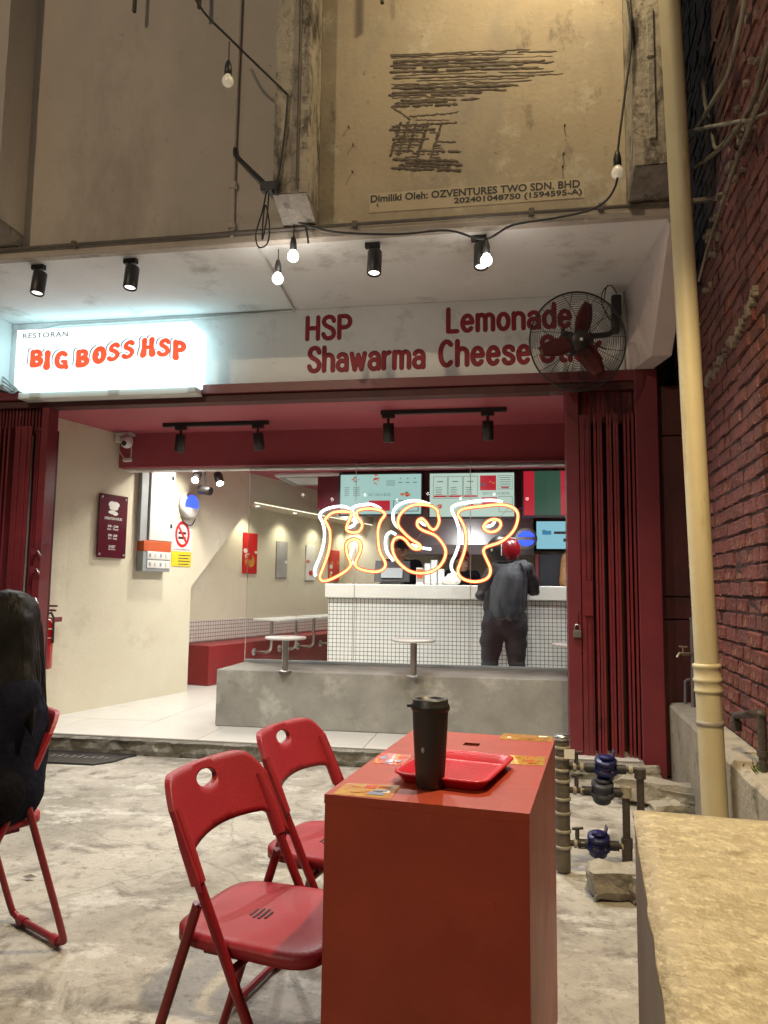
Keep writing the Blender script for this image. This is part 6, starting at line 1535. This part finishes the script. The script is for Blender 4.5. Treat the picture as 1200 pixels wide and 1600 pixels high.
# ---- staff behind the counter
def staff(px, Y, top_y, label, fdir, cap, lean=0):
    p = ony(px, top_y, Y); c_ = Vector((p.x, Y, p.z-.11)); base = Vector((p.x+lean, Y, FZ))
    t = thing('person', label, 'person', (base.x, base.y, FZ+.0005)); f = Vector(fdir).normalized(); s = Vector((-f.y, f.x, 0))
    nkk = c_+Vector((0, 0, -.13)); ch_ = Vector((base.x, Y, nkk.z-.22)); hp_ = Vector((base.x, Y, .95))
    sL, sR = nkk-s*.17+Z*-.05, nkk+s*.17+Z*-.05; eL, eR = sL+Vector((0, 0, -.27))-s*.05+f*.04, sR+Vector((0, 0, -.27))+s*.05+f*.04; hL, hR = eL+f*.20+Z*.05, eR+f*.20+Z*.05
    fuse('body', 'skin', t, [cl([hp_, ch_, nkk], [.12, .13, .055]), cl([nkk, c_], [.055, .05]), cl([sL, eL, hL], [.055, .042, .03]), cl([sR, eR, hR], [.055, .042, .03]), cl([hp_-s*.09, Vector((base.x, Y, .52))-s*.1, Vector((base.x, Y, FZ+.06))-s*.1], [.09, .06, .045]), cl([hp_+s*.09, Vector((base.x, Y, .52))+s*.1, Vector((base.x, Y, FZ+.06))+s*.1], [.09, .06, .045])]+head_parts(c_, f)+hand(hL, f, -Z)+hand(hR, f, -Z), .016, 3)
    fuse('shirt', 'fabric_black', t, [cl([hp_, ch_, nkk-Z*.04], [.145, .155, .08]), cl([sL, sR], [.075, .075]), cl([sL, sL*.4+eL*.6], [.078, .07]), cl([sR, sR*.4+eR*.6], [.078, .07])], .016, 3, .012, 10)
    fuse('trousers', 'trouser_dark', t, [cl([hp_, hp_-Z*.08], [.14, .14]), cl([hp_-s*.09, Vector((base.x, Y, .52))-s*.1, Vector((base.x, Y, FZ+.08))-s*.1], [.11, .085, .07]), cl([hp_+s*.09, Vector((base.x, Y, .52))+s*.1, Vector((base.x, Y, FZ+.08))+s*.1], [.11, .085, .07])], .018, 3)
    for q in (-1, 1): fuse('shoe', 'shoe_black', t, [('b', Vector((base.x, Y, FZ+.045))+s*.1*q+f*.04, (.05, .10, .043))], .014, 2)
    rot = Matrix((s, f, Z)).transposed()
    fuse('hair', 'hair_black', t, [('b', c_+f*-.025+Z*.035, (.082, .094, .092), rot)], .014, 2)
    m1 = MB(); m1.lathe([(.088, 0), (.092, .03), (.080, .075), (.045, .10), (0, .106)], c_+Z*.035-f*.012, 20, rot=rot); m1.build('cap', cap, t)
    m1 = MB(); pts = [(x, y) for x, y in arc(0, .06, .075, .10, 0, 180, 12)]; m1.prism(pts, lambda x, y: c_+rot@Vector((x, y, .045-.2*max(0, y-.06))), lambda x, y: c_+rot@Vector((x, y, .052-.2*max(0, y-.06)))); m1.build('cap_peak', cap, t)
    for sg_ in (-1, 1):
        m1 = MB(); m1.ball(c_+rot@Vector((sg_*.031, .088, .010)), (.010, .006, .006), 8, rot=rot); m1.build('eye', 'print_white', t)
    m1 = MB(); m1.ball(c_+rot@Vector((0, .094, -.061)), (.024, .006, .006), 8, rot=rot); m1.build('lips', 'skin_light', t)
staff(628, 8.85, 846, 'shop worker in a black shirt and cap standing behind the till', (.2, -1, 0), 'helmet_black')
staff(722, 8.80, 862, 'shop worker in a dark red cap facing the rider across the counter', (.55, -.8, 0), 'red_paint')

# ---- woman sitting on the left
wf = Vector((math.cos(R(236)), math.sin(R(236)), 0)); ws = Vector((-wf.y, wf.x, 0))
ww = thing('person', 'woman with long black hair in a dark top sitting on a red folding chair', 'person', (-1.72, 2.22, .4435))
hip = Vector((-1.665, 2.24, .555)); chest = ony(8, 1130, 2.27); chest = Vector((chest.x, 2.27, 0))
wh = ony(6, 985, 2.24)                                               # head centre
nk = wh+Vector((.01, .01, -.135)); ch_ = nk*.55+hip*.45
sL, sR = nk+ws*.135+Z*-.060, nk-ws*.135+Z*-.060
kn = [hip+wf*.40+ws*.08*q+Z*-.03 for q in (1, -1)]; ank = [k_+wf*.05+Vector((0, 0, .07-k_.z)) for k_ in kn]
el = [sL+Vector((0, 0, -.23))+wf*.13-ws*.02, sR+Vector((0, 0, -.25))+wf*.06-ws*.03]; hn = [el[0]+wf*.21-Z*.03-ws*.04, el[1]+wf*.21-Z*.03+ws*.04]
wface = Vector((math.cos(R(200)), math.sin(R(200)), 0))
wb = [cl([hip, ch_, nk-Z*.05], [.125, .115, .055]), cl([nk-Z*.03, wh], [.048, .046]), cl([sL, sR], [.058, .058])]
for i in range(2): wb += [cl([(sL, sR)[i], el[i], hn[i]], [.050, .040, .028])]+hand(hn[i], wf, -Z, .9)+[cl([hip+ws*.08*(1, -1)[i], kn[i], ank[i]], [.095, .06, .04])]
wb += head_parts(wh, wface, .95)
fuse('body', 'skin_light', ww, wb, .012, 3)
fuse('top', 'fabric_navy', ww, [cl([hip+Z*.0, hip*.6+ch_*.4, ch_, nk-Z*.075], [.172, .166, .155, .085]), cl([sL-ws*.02, sR+ws*.02], [.070, .070]), cl([sL, el[0], hn[0]*.7+el[0]*.3], [.066, .056, .048]), cl([sR, el[1], hn[1]*.7+el[1]*.3], [.066, .056, .048])], .013, 3, .010, 11)
fuse('trousers', 'fabric_black', ww, [cl([hip, hip+wf*.06], [.140, .130])]+[cl([hip+ws*.075*q+wf*.02, kn[i], ank[i]+Z*.03], [.118, .080, .062]) for i, q in enumerate((1, -1))], .014, 3)
for i in range(2): fuse('shoe', 'shoe_black', ww, [('b', Vector((ank[i].x, ank[i].y, .045))+wf*.05, (.05, .05, .042)), ('b', Vector((ank[i].x, ank[i].y, .04))+wf*.10, (.045, .045, .036))], .012, 2)
wr_ = Matrix((Vector((-wface.y, wface.x, 0)), wface, Z)).transposed()
back_ = -wface
hair = [('b', wh+wr_@Vector((0, -.012, .034)), (.090, .102, .102), wr_), ('b', wh+wr_@Vector((0, -.040, -.04)), (.086, .068, .11), wr_),
        *[cl([wh+wr_@Vector((.050, -.062+.035*i, .03)), wh+wr_@Vector((.070, -.075+.038*i, -.10)), wh+wr_@Vector((.105, -.100+.040*i, -.19)), wh+wr_@Vector((.130, -.140+.045*i, -.235-.025*(3-i)))], [.042, .046, .040, .010]) for i in range(4)],
        cl([wh+wr_@Vector((-.055, -.05, .02)), wh+wr_@Vector((-.065, -.07, -.12)), wh+wr_@Vector((-.055, -.09, -.26)), wh+wr_@Vector((-.04, -.10, -.36))], [.052, .05, .042, .016]),
        cl([wh+wr_@Vector((0, -.05, .0)), wh+wr_@Vector((0, -.07, -.12)), wh+wr_@Vector((.0, -.088, -.24)), wh+wr_@Vector((.02, -.135, -.33))], [.058, .050, .042, .010])]
hr = fuse('hair', 'hair_black', ww, hair, .011, 3, .006, 40, (1, 1, .12))
mb = MB()
for k in range(420):
    a = random.uniform(-1, 1); st_ = wh+wr_@Vector((a*.085, -.060+.05*abs(a)+random.gauss(0, .012), random.uniform(-.10, .05)))
    L = random.uniform(.24, .36); e_ = st_+Vector((random.gauss(0, .02), random.gauss(0, .02), -L))+back_*random.uniform(.0, .05)
    mb.tube(smooth_path([st_, (st_+e_)/2+back_*.012+Vector((random.gauss(0, .008), random.gauss(0, .008), 0)), e_], 4), [.0030*(1-.8*i/8) for i in range(9)], 4)
mb.build('hair_strand', 'hair_black', hr)
for sg_ in (-1, 1):
    m1 = MB(); m1.ball(wh+wr_@Vector((sg_*.03, .084, .010)), (.010, .006, .006), 8, rot=wr_); m1.build('eye', 'print_white', ww)
m1 = MB(); m1.ball(wh+wr_@Vector((0, .088, -.058)), (.022, .006, .006), 8, rot=wr_); m1.build('lips', 'skin', ww)

# ================================================================== LAMPS OUT OF FRAME
# warm floodlight on a bracket high on the brick wall
FP = Vector((.55, 2.0, 3.65))
fd = thing('floodlight', 'warm floodlight on a bracket high on the brick wall', 'floodlight', FP)
tgt = Vector((.25, 1.9, .6)); fdir = (tgt-FP).normalized(); fq = fdir.to_track_quat('-Z', 'Y').to_matrix()
mb = MB(); mb.box((-.12, -.09, .0), (.12, .09, .06)); 
for v in mb.v: v.xyz = FP+fq@v
mb.build('housing', 'black_plastic', fd, .006)
mb = MB(); mb.box((-.105, -.075, -.004), (.105, .075, -.0005))
for v in mb.v: v.xyz = FP+fq@v
mb.build('lens', 'lens_on', fd)
MB().tube([FP-fdir*.06, (WX(2.0)+.02, 2.0, 3.75)], .014, 8).build('bracket', 'black_matte', fd)
lamp('flood_lamp', 'SPOT', FP+fdir*.03, E_FLOOD, (1, .76, .40), fd, tgt, 128, .6, .06)
# unseen fill light added behind the viewer, shaped as a street lamp
SPp = Vector((-5.5, -7.5, 0))
sp2 = thing('fill_lamp', 'unseen fill light on a tall post added behind the viewer', 'fill lamp', SPp)
MB().tube([SPp, SPp+Vector((0, 0, 6)), SPp+Vector((.2, .4, 6.6)), SPp+Vector((.5, 1.0, 6.8))], [.07, .05, .045, .04], 12).build('post', 'pipe_grey', sp2)
hp2 = SPp+Vector((.6, 1.2, 6.78))
bx('head', tuple(hp2-Vector((.12, .25, .0))), tuple(hp2+Vector((.12, .25, .10))), 'pipe_grey', sp2, .02)
bx('lens', tuple(hp2-Vector((.10, .22, .006))), tuple(hp2+Vector((.10, .22, -.0005))), 'lens_on', sp2, 0)
lamp('fill_lamp_light', 'SPOT', hp2-Vector((0, 0, .03)), E_FILL, (1, .76, .48), sp2, Vector((-1, 3, 1.5)), 150, .8, .15)

# small yellow wall washer above the ochre wall
wq = Vector((.25, 3.35, 5.35))
wwl = thing('wall_washer', 'small yellow wall washer lamp on an arm above the ochre upper wall', 'lamp', wq)
MB().tube([wq+Vector((0, 0, .05)), wq+Vector((0, .3, .2)), (wq.x, SLY+.03, wq.z+.25)], .014, 8).build('arm', 'black_matte', wwl)
MB().lathe([(0, .06), (.05, .06), (.06, .0), (.075, -.05), (.07, -.05), (.05, .0), (0, .01)], wq, 20).build('shade', 'black_plastic', wwl)
MB().lathe([(0, -.01), (.03, -.02), (.035, -.035), (.02, -.06), (0, -.065)], wq, 16).build('bulb', 'bulb_on', wwl)
lamp('washer_lamp', 'SPOT', wq+Vector((0, 0, -.08)), 60, (1, .79, .47), wwl, wq+Vector((-.35, .62, -1.2)), 150, .9, .05)

# unseen dark block added behind the viewer to keep sky glow off the glass
ob = thing('building', 'unseen dim grey building added opposite the shop to keep sky glow off the glass', 'building', (0, -14, 0))
bx('wall', (-30, -15, 0), (30, -14, 9), 'far_facade', ob, 0)
for k in range(14):
    for r_ in range(2): bx('window', (-27+k*4, -14.02, 3.6+r_*2.6), (-25.4+k*4, -13.985, 5.0+r_*2.6), 'dark_interior', ob, 0)
bx('canopy', (-30, -14, 2.9), (30, -12.8, 3.1), 'far_facade', ob, 0)

# loose cables in the corner below the lit sign
cbn = thing('cable_bundle', 'loose grey cables looping in the corner at the lower left of the lit sign', 'cable', ony(10, 600, 5.12))
for k in range(4):
    MB().tube(smooth_path([ony(-14, 575+k*9, 5.14-.02*k), ony(8, 592+k*6, 5.12), ony(24, 606+k*2, 5.12), ony(40, 600-k*8, 5.14), ony(34, 570-k*6, 5.18)], 6), .006, 6).build('cable', 'grey_metal', cbn)
